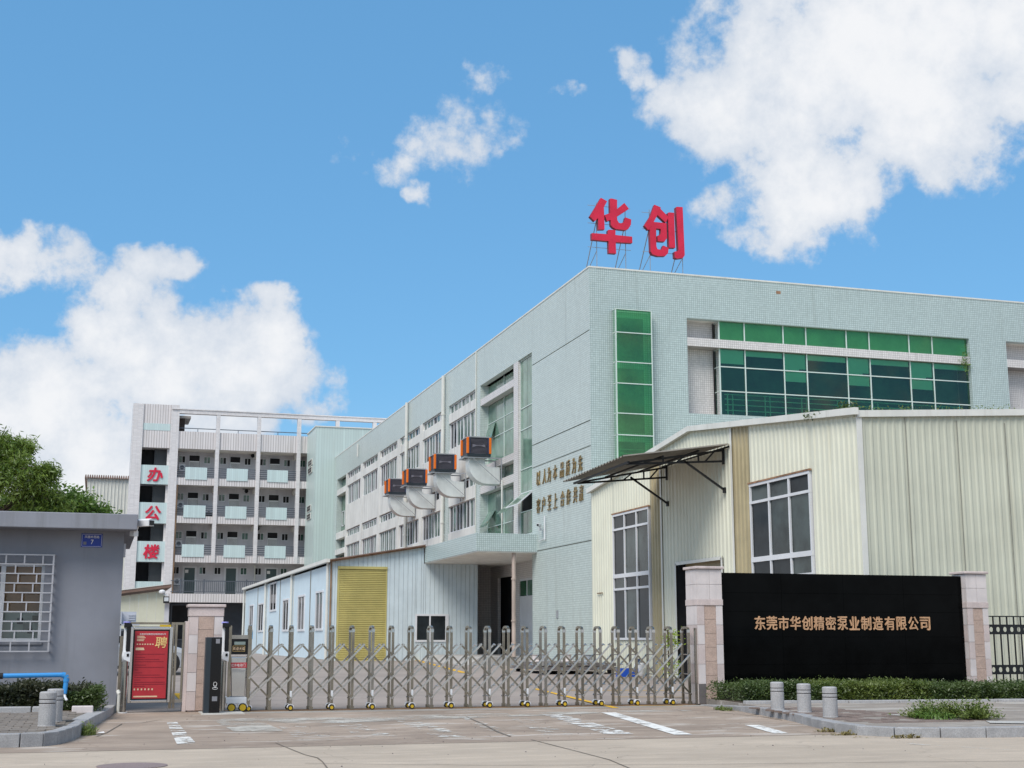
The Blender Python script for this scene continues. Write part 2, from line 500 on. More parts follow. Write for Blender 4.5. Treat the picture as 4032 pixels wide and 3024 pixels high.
M_plate = mat('blue_enamel', (0.012, 0.045, 0.34), 0.35, var=0.06)
M_bluepipe = mat('blue_pvc', (0.04, 0.27, 0.62), 0.35, var=0.06)
M_navy = mat('navy_plastic', (0.035, 0.05, 0.10), 0.5, var=0.15)
M_charcoal = mat('charcoal_grille', (0.045, 0.040, 0.055), 0.55, var=0.15)
M_slat = mat('grille_slat', (0.16, 0.15, 0.18), 0.5)
M_orange = mat('orange_plastic', (0.80, 0.17, 0.01), 0.45, var=0.06)
M_carpaint = mat('silver_car_paint', (0.52, 0.53, 0.55), 0.28, metal=0.35, var=0.03, coat=0.6)
M_carglass = mat('car_glass', (0.02, 0.025, 0.03), 0.05, spec=0.6)
M_lamp = mat('headlamp_glass', (0.62, 0.64, 0.66), 0.12, spec=0.6)
M_iron = mat('black_iron', (0.010, 0.012, 0.014), 0.45, var=0.2)
M_rail = mat('slate_railing', (0.10, 0.115, 0.14), 0.5)
M_door = mat('dark_green_door', (0.055, 0.085, 0.085), 0.35)
M_bucket = mat('blue_bucket', (0.02, 0.09, 0.50), 0.45)
M_bark = mat('bark', (0.10, 0.075, 0.055), 0.9, var=0.3, vscale=6, bump=0.6)
M_farwhite = mat('far_cream_sheet', (0.62, 0.61, 0.55), 0.6, var=0.05, streak=0.3)
M_roofbrown = mat('brown_roof_sheet', (0.22, 0.14, 0.11), 0.7, var=0.2)
M_slate = mat('dark_slate_grey', (0.045, 0.052, 0.065), 0.5, var=0.15)
M_leaf_tree = leaf_mat('tree_leaves', (0.07, 0.135, 0.016), (0.20, 0.275, 0.045), 0.9)
M_leaf_tree2 = leaf_mat('bush_leaves', (0.06, 0.125, 0.018), (0.15, 0.25, 0.045), 1.2)
M_leaf_hedge = leaf_mat('hedge_leaves', (0.035, 0.065, 0.014), (0.085, 0.125, 0.03), 2.5)
M_leaf_dark = leaf_mat('dark_hedge_leaves', (0.024, 0.034, 0.012), (0.06, 0.065, 0.03), 3)
M_grass = leaf_mat('weed_leaves', (0.09, 0.15, 0.025), (0.19, 0.23, 0.06), 2.5)
M_lime = leaf_mat('lime_leaves', (0.16, 0.25, 0.02), (0.30, 0.38, 0.03), 3)
M_leaf_grassy = leaf_mat('grassy_hedge_leaves', (0.06, 0.10, 0.015), (0.15, 0.19, 0.04), 2.0)
M_hcore = mat('hedge_dark_core', (0.022, 0.024, 0.012), 0.95)
G_road = ground_mat('road_concrete', (0.485, 0.405, 0.325), 0.12, crack=0.25, scale=0.3, stain=(0.36, 0.30, 0.245), stain_amt=0.6)
G_drive = ground_mat('driveway_concrete', (0.36, 0.285, 0.228), 0.24, crack=0.4, patch=(0.58, 0.53, 0.475), scale=0.6, stain=(0.22, 0.165, 0.135), stain_amt=0.7)
G_yard = ground_mat('yard_concrete', (0.345, 0.295, 0.265), 0.14, crack=0.3, scale=0.3, stain=(0.24, 0.20, 0.18), stain_amt=0.4)
G_ground = ground_mat('bare_ground', (0.30, 0.27, 0.23), 0.15)
G_walk = ground_mat('pavement_concrete', (0.33, 0.29, 0.255), 0.2, patch=(0.50, 0.47, 0.43), scale=0.7, stain=(0.17, 0.14, 0.12), stain_amt=0.5)
P_white = paint_mat('worn_white_paint', (0.76, 0.745, 0.71), 0.45, 0.58, 3.2)
P_white1 = paint_mat('white_road_paint', (0.78, 0.765, 0.73), 0.34, 0.50, 3.2)
P_white2 = paint_mat('very_worn_white_paint', (0.70, 0.685, 0.64), 0.50, 0.66, 3.6)
P_light = paint_mat('cement_film', (0.53, 0.50, 0.45), 0.40, 0.62, 1.3)
P_yellow = paint_mat('worn_yellow_paint', (0.74, 0.44, 0.07), 0.25, 0.40, 2.5)

# ------------------------------------------------------------------ mesh building
WL = {}


class B:
    def __init__(self):
        self.v, self.f = [], []

    def quad(self, a, b, c, d):
        i = len(self.v)
        self.v += [tuple(a), tuple(b), tuple(c), tuple(d)]
        self.f.append((i, i + 1, i + 2, i + 3))
        return self

    def box(self, x0, x1, y0, y1, z0, z1):
        if x0 > x1: x0, x1 = x1, x0
        if y0 > y1: y0, y1 = y1, y0
        if z0 > z1: z0, z1 = z1, z0
        i = len(self.v)
        self.v += [(x0, y0, z0), (x1, y0, z0), (x1, y1, z0), (x0, y1, z0), (x0, y0, z1), (x1, y0, z1), (x1, y1, z1), (x0, y1, z1)]
        for q in ((0, 3, 2, 1), (4, 5, 6, 7), (0, 1, 5, 4), (1, 2, 6, 5), (2, 3, 7, 6), (3, 0, 4, 7)):
            self.f.append(tuple(i + k for k in q))
        return self

    def prism(self, pts, axis, a0, a1):
        """extrude a polygon along an axis; pts are the two other coordinates in x,y,z order"""
        i, n = len(self.v), len(pts)
        for a in (a0, a1):
            for (p, q) in pts:
                self.v.append({'x': (a, p, q), 'y': (p, a, q), 'z': (p, q, a)}[axis])
        self.f.append(tuple(range(i, i + n)))
        self.f.append(tuple(range(i + 2 * n - 1, i + n - 1, -1)))
        for k in range(n):
            k2 = (k + 1) % n
            self.f.append((i + k, i + k2, i + n + k2, i + n + k))
        return self

    def tube(self, p0, p1, r, n=8, r2=None, cap=True):
        p0, p1 = Vector(p0), Vector(p1)
        d = (p1 - p0).normalized()
        a = d.orthogonal().normalized()
        b = d.cross(a)
        i = len(self.v)
        for p, rr in ((p0, r), (p1, r if r2 is None else r2)):
            for k in range(n):
                t = 2 * pi * k / n
                self.v.append(tuple(p + a * (rr * cos(t)) + b * (rr * sin(t))))
        for k in range(n):
            k2 = (k + 1) % n
            self.f.append((i + k, i + k2, i + n + k2, i + n + k))
        if cap:
            self.f.append(tuple(range(i + n - 1, i - 1, -1)))
            self.f.append(tuple(range(i + n, i + 2 * n)))
        return self

    def path(self, pts, r, n=8):
        for a, b in zip(pts[:-1], pts[1:]):
            self.tube(a, b, r, n)
        return self

    def bar(self, p0, p1, wd, hg=None, up=(0, 0, 1)):
        p0, p1 = Vector(p0), Vector(p1)
        hg = wd if hg is None else hg
        d = (p1 - p0).normalized()
        u = Vector(up)
        if abs(d.dot(u)) > 0.98:
            u = Vector((0, 1, 0))
        s = d.cross(u).normalized() * (wd / 2)
        u = s.cross(d).normalized() * (hg / 2)
        i = len(self.v)
        for p in (p0, p1):
            for q in (-s - u, s - u, s + u, -s + u):
                self.v.append(tuple(p + q))
        for q in ((3, 2, 1, 0), (4, 5, 6, 7), (0, 1, 5, 4), (1, 2, 6, 5), (2, 3, 7, 6), (3, 0, 4, 7)):
            self.f.append(tuple(i + k for k in q))
        return self

    def ball(self, c, rx, ry=None, rz=None, n=10, m=6):
        ry = rx if ry is None else ry
        rz = rx if rz is None else rz
        i = len(self.v)
        for a in range(m + 1):
            th = pi * a / m
            for k in range(n):
                ph = 2 * pi * k / n
                self.v.append((c[0] + rx * sin(th) * cos(ph), c[1] + ry * sin(th) * sin(ph), c[2] + rz * cos(th)))
        for a in range(m):
            for k in range(n):
                k2 = (k + 1) % n
                self.f.append((i + a * n + k, i + (a + 1) * n + k, i + (a + 1) * n + k2, i + a * n + k2))
        return self

    def lathe(self, c, prof, n=16):
        i = len(self.v)
        for (r, z) in prof:
            for k in range(n):
                t = 2 * pi * k / n
                self.v.append((c[0] + r * cos(t), c[1] + r * sin(t), c[2] + z))
        for a in range(len(prof) - 1):
            for k in range(n):
                k2 = (k + 1) % n
                self.f.append((i + a * n + k, i + a * n + k2, i + (a + 1) * n + k2, i + (a + 1) * n + k))
        self.f.append(tuple(range(i + n - 1, i - 1, -1)))
        e = i + (len(prof) - 1) * n
        self.f.append(tuple(range(e, e + n)))
        return self

    def mesh(self, name, off=(0, 0, 0), fix=True, smooth=False):
        me = bpy.data.meshes.new(name)
        ox, oy, oz = off
        me.from_pydata([(x - ox, y - oy, z - oz) for (x, y, z) in self.v], [], self.f)
        if fix:
            bm = bmesh.new()
            bm.from_mesh(me)
            bmesh.ops.recalc_face_normals(bm, faces=bm.faces)
            bm.to_mesh(me)
            bm.free()
        if smooth:
            for p in me.polygons:
                p.use_smooth = True
        me.update()
        return me


def link(o, parent=None):
    COL.objects.link(o)
    if parent is not None:
        o.parent = parent
    return o


def thing(name, label, cat, loc, group=None):
    o = bpy.data.objects.new(name, None)
    o.empty_display_size = 0.2
    o.location = loc
    o['label'], o['category'] = label, cat
    if group:
        o['group'] = group
    link(o)
    WL[o] = Vector(loc)
    return o


def part(name, b, m, parent, label=None, smooth=False, bevel=0.0, fix=True, kind=None):
    """one mesh built in world coordinates, hung under its thing (or part)"""
    me = b.mesh(name, WL[parent], fix, smooth)
    me.materials.append(m)
    o = bpy.data.objects.new(name, me)
    link(o, parent)
    WL[o] = WL[parent]
    if label:
        o['label'] = label
    if kind:
        o['kind'] = kind
    if bevel:
        md = o.modifiers.new('bevel', 'BEVEL')
        md.width = bevel
        md.segments = 2
        md.limit_method = 'ANGLE'
    return o


def solo(name, b, m, label, cat, loc, group=None, smooth=False, bevel=0.0, fix=True, kind=None):
    """a thing that is a single mesh"""
    me = b.mesh(name, loc, fix, smooth)
    me.materials.append(m)
    o = bpy.data.objects.new(name, me)
    o.location = loc
    link(o)
    WL[o] = Vector(loc)
    if label:
        o['label'] = label
    if cat:
        o['category'] = cat
    if group:
        o['group'] = group
    if kind:
        o['kind'] = kind
    if bevel:
        md = o.modifiers.new('bevel', 'BEVEL')
        md.width = bevel
        md.segments = 2
        md.limit_method = 'ANGLE'
    return o


def inst(name, me, parent, loc=(0, 0, 0), rot=None):
    """another piece sharing mesh data; loc relative to parent"""
    o = bpy.data.objects.new(name, me)
    o.location = loc
    if rot:
        o.rotation_euler = rot
    link(o, parent)
    WL[o] = WL[parent] + Vector(loc)
    return o


def dup(root, loc, label, rotz=None):
    r = root.copy()
    COL.objects.link(r)
    r.location = loc
    if rotz is not None:
        r.rotation_euler = (0, 0, rotz)
    r['label'] = label
    WL[r] = Vector(loc)
    for ch in list(root.children):
        c = ch.copy()
        COL.objects.link(c)
        c.parent = r
        for g in list(ch.children):
            d = g.copy()
            COL.objects.link(d)
            d.parent = c
    return r


def struct(name, b, m, loc=(0, 0, 0), smooth=False):
    o = solo(name, b, m, None, None, loc, smooth=smooth)
    o['kind'] = 'structure'
    return o


def text_shape(s, size, extrude, offset=0.0, res=3, shear=0.0):
    """outline of built-in lettering as verts/faces: x right, y up, z depth; returned centred with its own width, height"""
    cu = bpy.data.curves.new('lettering', 'FONT')
    cu.body = s
    cu.size = size
    cu.extrude = extrude
    cu.offset = offset
    cu.resolution_u = res
    cu.shear = shear
    ob = bpy.data.objects.new('lettering', cu)
    COL.objects.link(ob)
    dg = bpy.context.evaluated_depsgraph_get()
    dg.update()
    me = bpy.data.meshes.new_from_object(ob.evaluated_get(dg))
    vs = [tuple(v.co) for v in me.vertices]
    fs = [tuple(p.vertices) for p in me.polygons]
    bpy.data.objects.remove(ob)
    bpy.data.curves.remove(cu)
    bpy.data.meshes.remove(me)
    if not vs:
        return [], [], 0, 0
    x0, x1 = min(v[0] for v in vs), max(v[0] for v in vs)
    y0, y1 = min(v[1] for v in vs), max(v[1] for v in vs)
    vs = [(v[0] - (x0 + x1) / 2, v[1] - (y0 + y1) / 2, v[2]) for v in vs]
    return vs, fs, x1 - x0, y1 - y0


def letter(b, s, c, wd, hg, face='-y', extrude=0.02, bold=0.0, shear=0.0):
    """put a glyph into b: centre c on the wall, wanted width and height, facing -y or -x; weight comes from repeated strikes"""
    vs, fs, w0, h0 = text_shape(s, 1.0, 1.0, 0.0, 3, shear)
    if not vs:
        return b
    d = bold
    sx = wd / (w0 + 2 * d) if wd else hg / (h0 + 2 * d)
    sy = hg / (h0 + 2 * d) if hg else sx
    strikes = [(0, 0)] + ([(d, 0), (-d, 0), (0, d), (0, -d)] if d else [])
    for n, (ox, oy) in enumerate(strikes):
        i = len(b.v)
        k = 1.0 + 0.035 * n
        for (x, y, z) in vs:
            if face == '-y':
                b.v.append((c[0] + (x + ox) * sx, c[1] - z * extrude * k, c[2] + (y + oy) * sy))
            else:
                b.v.append((c[0] - z * extrude * k, c[1] - (x + ox) * sx, c[2] + (y + oy) * sy))
        b.f += [tuple(i + q for q in f) for f in fs]
    return b


def corr(b, p0, u, length, nrm, ztop, zbot, pitch=0.22, depth=0.03, rib=0.35):
    """trapezoid-ribbed sheet: p0 start (x,y), u along, nrm outward; ztop/zbot are functions of the distance along"""
    s = 0.0
    prof = []
    while s < length - 1e-6:
        for (f, d) in ((0.0, 0), (1 - rib - 0.16, 0), (1 - rib, 1), (0.84, 1)):
            t = s + f * pitch
            if t < length:
                prof.append((t, d * depth))
        s += pitch
    prof.append((length, 0))
    i = len(b.v)
    for (t, d) in prof:
        x = p0[0] + u[0] * t + nrm[0] * d
        y = p0[1] + u[1] * t + nrm[1] * d
        b.v.append((x, y, zbot(t) if callable(zbot) else zbot))
        b.v.append((x, y, ztop(t) if callable(ztop) else ztop))
    for k in range(len(prof) - 1):
        a = i + 2 * k
        b.f.append((a, a + 2, a + 3, a + 1))
    return b


# ================================================================== GROUND
def gz(y):
    return 0.2 if y < 26 else (0.2 + (y - 26) * 0.00865 if y < 63 else 0.52)


def sheet(x0, x1, ys, dz):
    b = B()
    for a, c in zip(ys[:-1], ys[1:]):
        b.quad((x0, a, gz(a) + dz), (x1, a, gz(a) + dz), (x1, c, gz(c) + dz), (x0, c, gz(c) + dz))
    return b


struct('ground', sheet(-600, 900, [-600, 26, 63, 1500], -0.016), G_ground)
struct('yard', sheet(-30, 60, [26.05, 63, 150], -0.006), G_yard)
struct('driveway', sheet(-20, 40, [17.2, 26.05], -0.004), G_drive)
struct('road', sheet(-120, 140, [4, 17.2], -0.002), G_road)
struct('road_joint', B().box(-120, 140, 17.18, 17.21, 0.185, 0.2005), M_joint)
struct('drain_strip', B().box(2.2, 11.9, 25.05, 25.5, 0.19, 0.2008), mat('wet_concrete_strip', (0.36, 0.335, 0.30), 0.8, var=0.2, fine=0.3))
trk = thing('gate_track', 'pair of thin brown steel rails let into the concrete under the folding gate', 'gate track', (7, 25.65, 0.2))
for yy in (25.62, 25.94):
    part('rail', B().box(2.2, 11.6, yy - 0.03, yy + 0.03, 0.195, 0.212), M_brownpipe, trk)


def ribbon(pts, wds, z, dz=0.0):
    """flat ragged strip on the ground through pts with widths"""
    b = B()
    out = []
    for k, p in enumerate(pts):
        a = Vector(pts[max(0, k - 1)])
        c = Vector(pts[min(len(pts) - 1, k + 1)])
        d = (c - a).normalized()
        n = Vector((-d.y, d.x)) * wds[k] / 2
        out.append((Vector(p) - n, Vector(p) + n))
    for q, r in zip(out[:-1], out[1:]):
        b.quad((q[0].x, q[0].y, z), (r[0].x, r[0].y, z), (r[1].x, r[1].y, z), (q[1].x, q[1].y, z))
    return b


def gpx(x, y, z=0.2):
    p = at_z(x, y, z)
    return (p.x, p.y)


def marking(name, a, c, w0, w1, m, label):
    pa, pc = Vector(gpx(*a)), Vector(gpx(*c))
    pts = [tuple(pa.lerp(pc, k / 6)) for k in range(7)]
    b = ribbon(pts, [w0 + (w1 - w0) * k / 6 for k in range(7)], 0.2035)
    o = struct(name, b, m)
    o['label'] = label
    return o


marking('road_marking', (2395, 2806), (2690, 2893), 0.26, 0.26, P_white1, 'clearest white painted stripe on the driveway')
marking('road_marking', (2170, 2812), (2440, 2891), 0.34, 0.40, P_white, 'ragged white painted stripe beside the clearest stripe')
marking('road_marking', (2040, 2828), (2200, 2893), 0.30, 0.42, P_white2, 'third worn white stripe on the driveway')
marking('road_marking', (2960, 2855), (3080, 2889), 0.22, 0.22, P_white1, 'short white stripe near the kerb')
marking('road_marking', (675, 2842), (735, 2930), 0.16, 0.24, P_white, 'broken white stripe before the pedestrian gate')
marking('road_marking', (1340, 2840), (1500, 2906), 0.30, 0.55, P_white2, 'worn white patch on the driveway')
marking('road_marking', (1600, 2838), (1790, 2902), 0.34, 0.5, P_white2, 'worn white patch on the driveway')
marking('road_marking', (1830, 2822), (2000, 2896), 0.2, 0.25, P_white2, 'faint white line along a crack')
marking('road_marking', (1150, 2860), (1230, 2900), 0.4, 0.5, P_white2, 'worn white patch on the driveway')
marking('road_marking', (940, 2842), (1020, 2880), 0.7, 0.7, P_light, 'pale cement smear')
struct('cement_film', ribbon([gpx(860, 2836), gpx(1300, 2836), gpx(1750, 2822), gpx(2300, 2806), gpx(2700, 2796)], [0.9, 1.5, 1.1, 0.8, 0.5], 0.2022), P_light)
struct('road_line', ribbon([gpx(3560, 2928), gpx(3760, 2940), gpx(3990, 2955)], [0.05, 0.05, 0.04], 0.2035), P_white)
struct('crack', ribbon([gpx(1085, 2925), gpx(1150, 2952), gpx(1200, 2972), gpx(1250, 2984), gpx(1270, 3000), gpx(1300, 3040)], [0.012, 0.02, 0.016, 0.022, 0.014, 0.02], 0.2030), M_joint)
struct('crack', ribbon([gpx(2090, 2912), gpx(2180, 2935), gpx(2270, 2958), gpx(2400, 2992), gpx(2490, 3030)], [0.018, 0.022, 0.016, 0.018, 0.018], 0.2030), M_joint)
struct('crack', ribbon([gpx(1200, 3006), gpx(1900, 3014), gpx(2800, 3010), gpx(3400, 3002), gpx(4100, 2996)], [0.018] * 5, 0.2030), M_joint)
struct('crack', ribbon([gpx(1835, 2822), gpx(1900, 2850), gpx(1960, 2882), gpx(2010, 2900)], [0.03, 0.03, 0.035, 0.03], 0.2036), M_joint)
struct('crack', ribbon([gpx(640, 2832), gpx(560, 2846), gpx(480, 2850), gpx(420, 2885), gpx(380, 2900)], [0.012, 0.02, 0.02, 0.02, 0.015], 0.2030), M_joint)
struct('crack', ribbon([gpx(2760, 2800), gpx(2900, 2812), gpx(3000, 2822), gpx(3080, 2836)], [0.02, 0.02, 0.03, 0.02], 0.2030), M_joint)
# yellow bay lines of the yard
YL = [((2105, 2712), (2425, 2775), 0.14), ((2200, 2717), (2680, 2717), 0.13), ((2420, 2738), (2690, 2738), 0.09), ((1990, 2652), (2500, 2650), 0.22), ((1640, 2622), (1830, 2662), 0.22), ((2440, 2676), (2640, 2676), 0.14), ((2480, 2767), (2690, 2767), 0.08)]
for (a, c, wd) in YL:
    pa, pc = at_z(a[0], a[1], 0.26), at_z(c[0], c[1], 0.26)
    b = B()
    d = Vector((pc.x - pa.x, pc.y - pa.y)).normalized()
    n = Vector((-d.y, d.x)) * wd / 2
    q = [(pa.x - n.x, pa.y - n.y), (pc.x - n.x, pc.y - n.y), (pc.x + n.x, pc.y + n.y), (pa.x + n.x, pa.y + n.y)]
    b.quad(*[(x, y, gz(y) + 0.003) for x, y in q])
    struct('yard_line', b, P_yellow)
b = B()
q = [(1.75, 27.2), (2.35, 27.2), (1.95, 33.0), (1.80, 33.0)]
b.quad(*[(x, y, gz(y) + 0.003) for x, y in q])
struct('yard_line', b, P_yellow)
mh = at_z(520, 3016, 0.2)
solo('manhole_cover', B().lathe((mh.x, mh.y, 0.197), [(0.36, 0), (0.36, 0.008), (0.33, 0.009)], 28), mat('pinkish_iron', (0.27, 0.205, 0.195), 0.7, fine=0.5), 'round pinkish manhole cover in the road at the bottom of the picture', 'manhole', (mh.x, mh.y, 0.2))

# ------------------------------------------------------------------ kerbs, pavements
def kerb_run(name, pts, z0, ztops, wd, length, m, inward, gap=0.012):
    """kerb stones along a line; pts is the outer bottom edge; inward = +1/-1 side of the line where the stone lies"""
    root = bpy.data.objects.new(name, None)
    root['kind'] = 'structure'
    link(root)
    WL[root] = Vector((0, 0, 0))
    seg = []
    acc = 0
    for a, c in zip(pts[:-1], pts[1:]):
        L = (Vector(c) - Vector(a)).length
        seg.append((Vector(a), Vector(c), acc, L))
        acc += L

    def P(s):
        s = max(0, min(acc - 1e-6, s))
        for (a, c, s0, L) in seg:
            if s0 <= s <= s0 + L:
                return a.lerp(c, (s - s0) / L), (c - a).normalized(), s / acc
    n = max(1, round(acc / length))
    for k in range(n):
        a, d0, t0 = P(k * acc / n + gap / 2)
        c, d1, t1 = P((k + 1) * acc / n - gap / 2)
        n0 = Vector((-d0.y, d0.x)) * inward * wd
        n1 = Vector((-d1.y, d1.x)) * inward * wd
        h0, h1 = ztops(t0), ztops(t1)
        j = random.uniform(-0.006, 0.006)
        b = B()
        i0 = [(a.x, a.y, z0), (c.x, c.y, z0), (c.x + n1.x, c.y + n1.y, z0), (a.x + n0.x, a.y + n0.y, z0),
              (a.x, a.y, h0 + j), (c.x, c.y, h1 + j), (c.x + n1.x, c.y + n1.y, h1 + j), (a.x + n0.x, a.y + n0.y, h0 + j)]
        b.v = i0
        b.f = [(0, 3, 2, 1), (4, 5, 6, 7), (0, 1, 5, 4), (1, 2, 6, 5), (2, 3, 7, 6), (3, 0, 4, 7)]
        part('kerb_stone', b, m, root, bevel=0.012)
    return root


# right-hand pavement
KR = [(11.66, 25.5), (11.36, 23.1), (10.86, 20.3), (10.40, 18.7), (10.08, 17.4), (10.12, 16.75), (10.5, 16.35), (11.4, 16.05), (14, 15.75), (22, 15.3)]
kerb_run('kerb', KR, 0.18, lambda t: 0.215 + min(1, t * 6.0) * 0.115, 0.17, 0.62, M_greystone2, 1)
bp = B()
inner = [(x + 0.15, y + 0.05) for x, y in KR]
poly = inner + [(22, 23.0), (11.75, 23.3)]
bp.prism(poly, 'z', 0.15, 0.322)
struct('pavement', bp, G_walk)
# band of reddish paving blocks along the curved corner
pav = bpy.data.objects.new('block_paving', None)
pav['kind'] = 'structure'
link(pav)
WL[pav] = Vector((0, 0, 0))
k = 0
for r in range(24):
    for c in range(12):
        y = 17.4 + r * 0.205
        x = 10.45 + c * 0.205 + (y - 17.4) * 0.13 + (0.1 if r % 2 else 0)
        if 17.2 < y < 22.0 and x < 12.6 - (y - 17.4) * 0.12 and random.random() > 0.16:
            z = 0.322 + random.uniform(0.001, 0.008)
            part('paver', B().box(x, x + 0.195, y, y + 0.195, 0.30, z), M_paverR, pav)
# planter behind: kerb stones and soil
pk = bpy.data.objects.new('planter_kerb', None)
pk['kind'] = 'structure'
link(pk)
WL[pk] = Vector((0, 0, 0))
x = 11.55
while x < 20:
    L = 1.0
    yy = 23.25 - (x - 11.5) * 0.12
    yy2 = 23.25 - (x + L - 11.5) * 0.12
    b = B().prism([(x + 0.01, yy), (x + L - 0.01, yy2), (x + L - 0.01, yy2 + 0.15), (x + 0.01, yy + 0.15)], 'z', 0.3, 0.375 + random.uniform(-0.008, 0.008))
    part('kerb_stone', b, M_greystone, pk, bevel=0.01)
    x += L
struct('planter_soil', B().prism([(11.6, 23.4), (20.5, 22.3), (20.5, 26.4), (12.25, 26.4), (12.25, 25.5), (11.9, 25.5)], 'z', 0.15, 0.335), mat('soil', (0.10, 0.075, 0.055), 0.95, var=0.3, bump=0.5))
# pale slabs edging the weed patch
for (x0, y0, x1, y1, wd) in ((12.05, 19.2, 12.25, 17.75, 0.2), (12.3, 17.1, 13.6, 16.35, 0.55), (13.62, 16.33, 15.6, 16.1, 0.5)):
    b = ribbon([(x0, y0), ((x0 + x1) / 2, (y0 + y1) / 2), (x1, y1)], [wd, wd * 1.05, wd * 0.95], 0.334)
    o = struct('edging_slab', b, mat('pale_slab', (0.47, 0.45, 0.42), 0.8, fine=0.3, var=0.15))

# left-hand pavement
KL = [(-6, 18.2), (-1.04, 18.1), (-0.62, 18.06), (-0.40, 18.35), (-0.24, 19.0), (-0.13, 19.8), (-0.04, 21.0)]
kerb_run('kerb', KL, 0.18, lambda t: 0.36, 0.16, 0.33, M_greystone2, 1)
KL2 = [(-0.03, 21.05), (0.12, 22.8), (0.34, 25.0), (0.45, 26.9)]
kerb_run('kerb', KL2, 0.18, lambda t: 0.36 - 0.04 * t, 0.24, 1.4, M_greystone, 1)
bp = B().prism([(-6, 18.3), (-1.04, 18.22), (-0.7, 18.2), (-0.52, 18.45), (-0.37, 19.05), (-0.26, 19.85), (-0.2, 21.0), (-0.1, 22.8), (0.12, 25.0), (0.3, 26.5), (-6, 26.5)], 'z', 0.15, 0.335)
struct('pavement', bp, M_joint)
pav = bpy.data.objects.new('brick_paving', None)
pav['kind'] = 'structure'
link(pav)
WL[pav] = Vector((0, 0, 0))


def left_edge(y):
    pts = [(-1.04, 18.22), (-0.7, 18.24), (-0.52, 18.47), (-0.37, 19.05), (-0.26, 19.85), (-0.2, 21.0), (-0.1, 22.8), (0.1, 24.5)]
    for a, c in zip(pts[:-1], pts[1:]):
        if a[1] <= y <= c[1]:
            return a[0] + (c[0] - a[0]) * (y - a[1]) / (c[1] - a[1])
    return -0.9


r = 0
y = 18.35
while y < 23.4:
    bow = 0.5
    x = -1.85 + (0.11 if r % 2 else 0)
    while True:
        if x + 0.2 > left_edge(y + 0.1) - 0.005:
            break
        yy = y + bow * ((x + 1.85) ** 2) * 0.12
        b = B().box(x, x + 0.205, yy, yy + 0.205, 0.30, 0.345 + random.uniform(0, 0.012))
        part('paver', b, M_paver, pav, bevel=0.006)
        x += 0.218
    y += 0.222
    r += 1
b = B()
lk = bpy.data.objects.new('planter_kerb', None)
lk['kind'] = 'structure'
link(lk)
WL[lk] = Vector((0, 0, 0))
for (x0, x1) in ((-4.0, -2.4), (-2.38, -0.92), (-0.90, -0.68), (-0.30, 0.03)):
    part('kerb_stone', B().box(x0, x1, 23.35, 23.52, 0.3, 0.44), M_greystone if x0 < -0.5 else M_palestone, lk, bevel=0.015)
part('kerb_stone', B().box(-0.66, -0.48, 23.33, 23.52, 0.3, 0.42), M_pinkstone, lk, bevel=0.05)
struct('planter_soil', B().box(-4, 0.0, 23.52, 26.3, 0.2, 0.36), MATS['soil'])

# ================================================================== MAIN BUILDING
X0, Y0, ZR = 17.35, 47.12, 15.5
main = thing('main_building', 'three storey factory block in pale mint tiles with green glazing and red rooftop sign', 'building', (X0, Y0, 0.4))
YE = 105.36
# -- south-west block with shadow grooves
for (z0, z1) in ((0.4, 5.06), (5.10, 8.59), (8.63, 9.555), (9.595, 13.03), (13.07, ZR)):
    part('wall_panel', B().box(X0, X0 + 0.3, Y0, 54.35, z0, z1), M_mint_side, main)
part('groove_backing', B().box(X0 + 0.04, X0 + 0.28, Y0 + 0.05, 54.3, 0.42, ZR - 0.05), M_seam, main)
part('parapet', B().box(X0, X0 + 0.3, 54.353, YE, 13.66, ZR), M_mint_side, main)
part('coping', B().box(X0 - 0.02, X0 + 0.34, Y0 - 0.02, YE, ZR, ZR + 0.06), M_trim, main)
part('coping', B().box(X0 + 0.34, 46, Y0 - 0.02, Y0 + 0.32, ZR, ZR + 0.06), M_trim, main)
part('roof', B().box(X0 + 0.3, 46, Y0 + 0.3, YE, 14.5, 14.7), M_conc, main)
part('wall', B().box(X0 + 0.9, X0 + 1.1, 54.4, YE, 5.1, 14.5), M_dark, main)  # near-black sheet behind the glazing; the unlit interior put into its colour
# -- green strip window
st = part('strip_window', B().box(X0 + 0.10, X0 + 0.16, 54.36, 56.34, 5.88, 5.93).box(X0 + 0.1, X0 + 0.16, 54.36, 56.34, 13.6, 13.655).box(X0 + 0.1, X0 + 0.16, 54.36, 54.41, 5.93, 13.6).box(X0 + 0.1, X0 + 0.16, 56.29, 56.34, 5.93, 13.6), M_mull, main)
zs = [5.93, 6.9, 7.72, 8.75, 10.5, 11.46, 13.6]
for z0, z1 in zip(zs[:-1], zs[1:]):
    if abs(z0 - 6.9) < 0.01:
        continue
    for (ya, yb) in ((54.41, 55.34), (55.37, 56.29)):
        part('pane', B().box(X0 + 0.12, X0 + 0.135, ya, yb, z0 + 0.02, z1 - 0.02), M_lowglass if z1 < 7 else M_paleglass, st)
for z in zs[1:-1]:
    part('transom', B().box(X0 + 0.09, X0 + 0.15, 54.41, 56.29, z - 0.02, z + 0.02), M_mull, st)
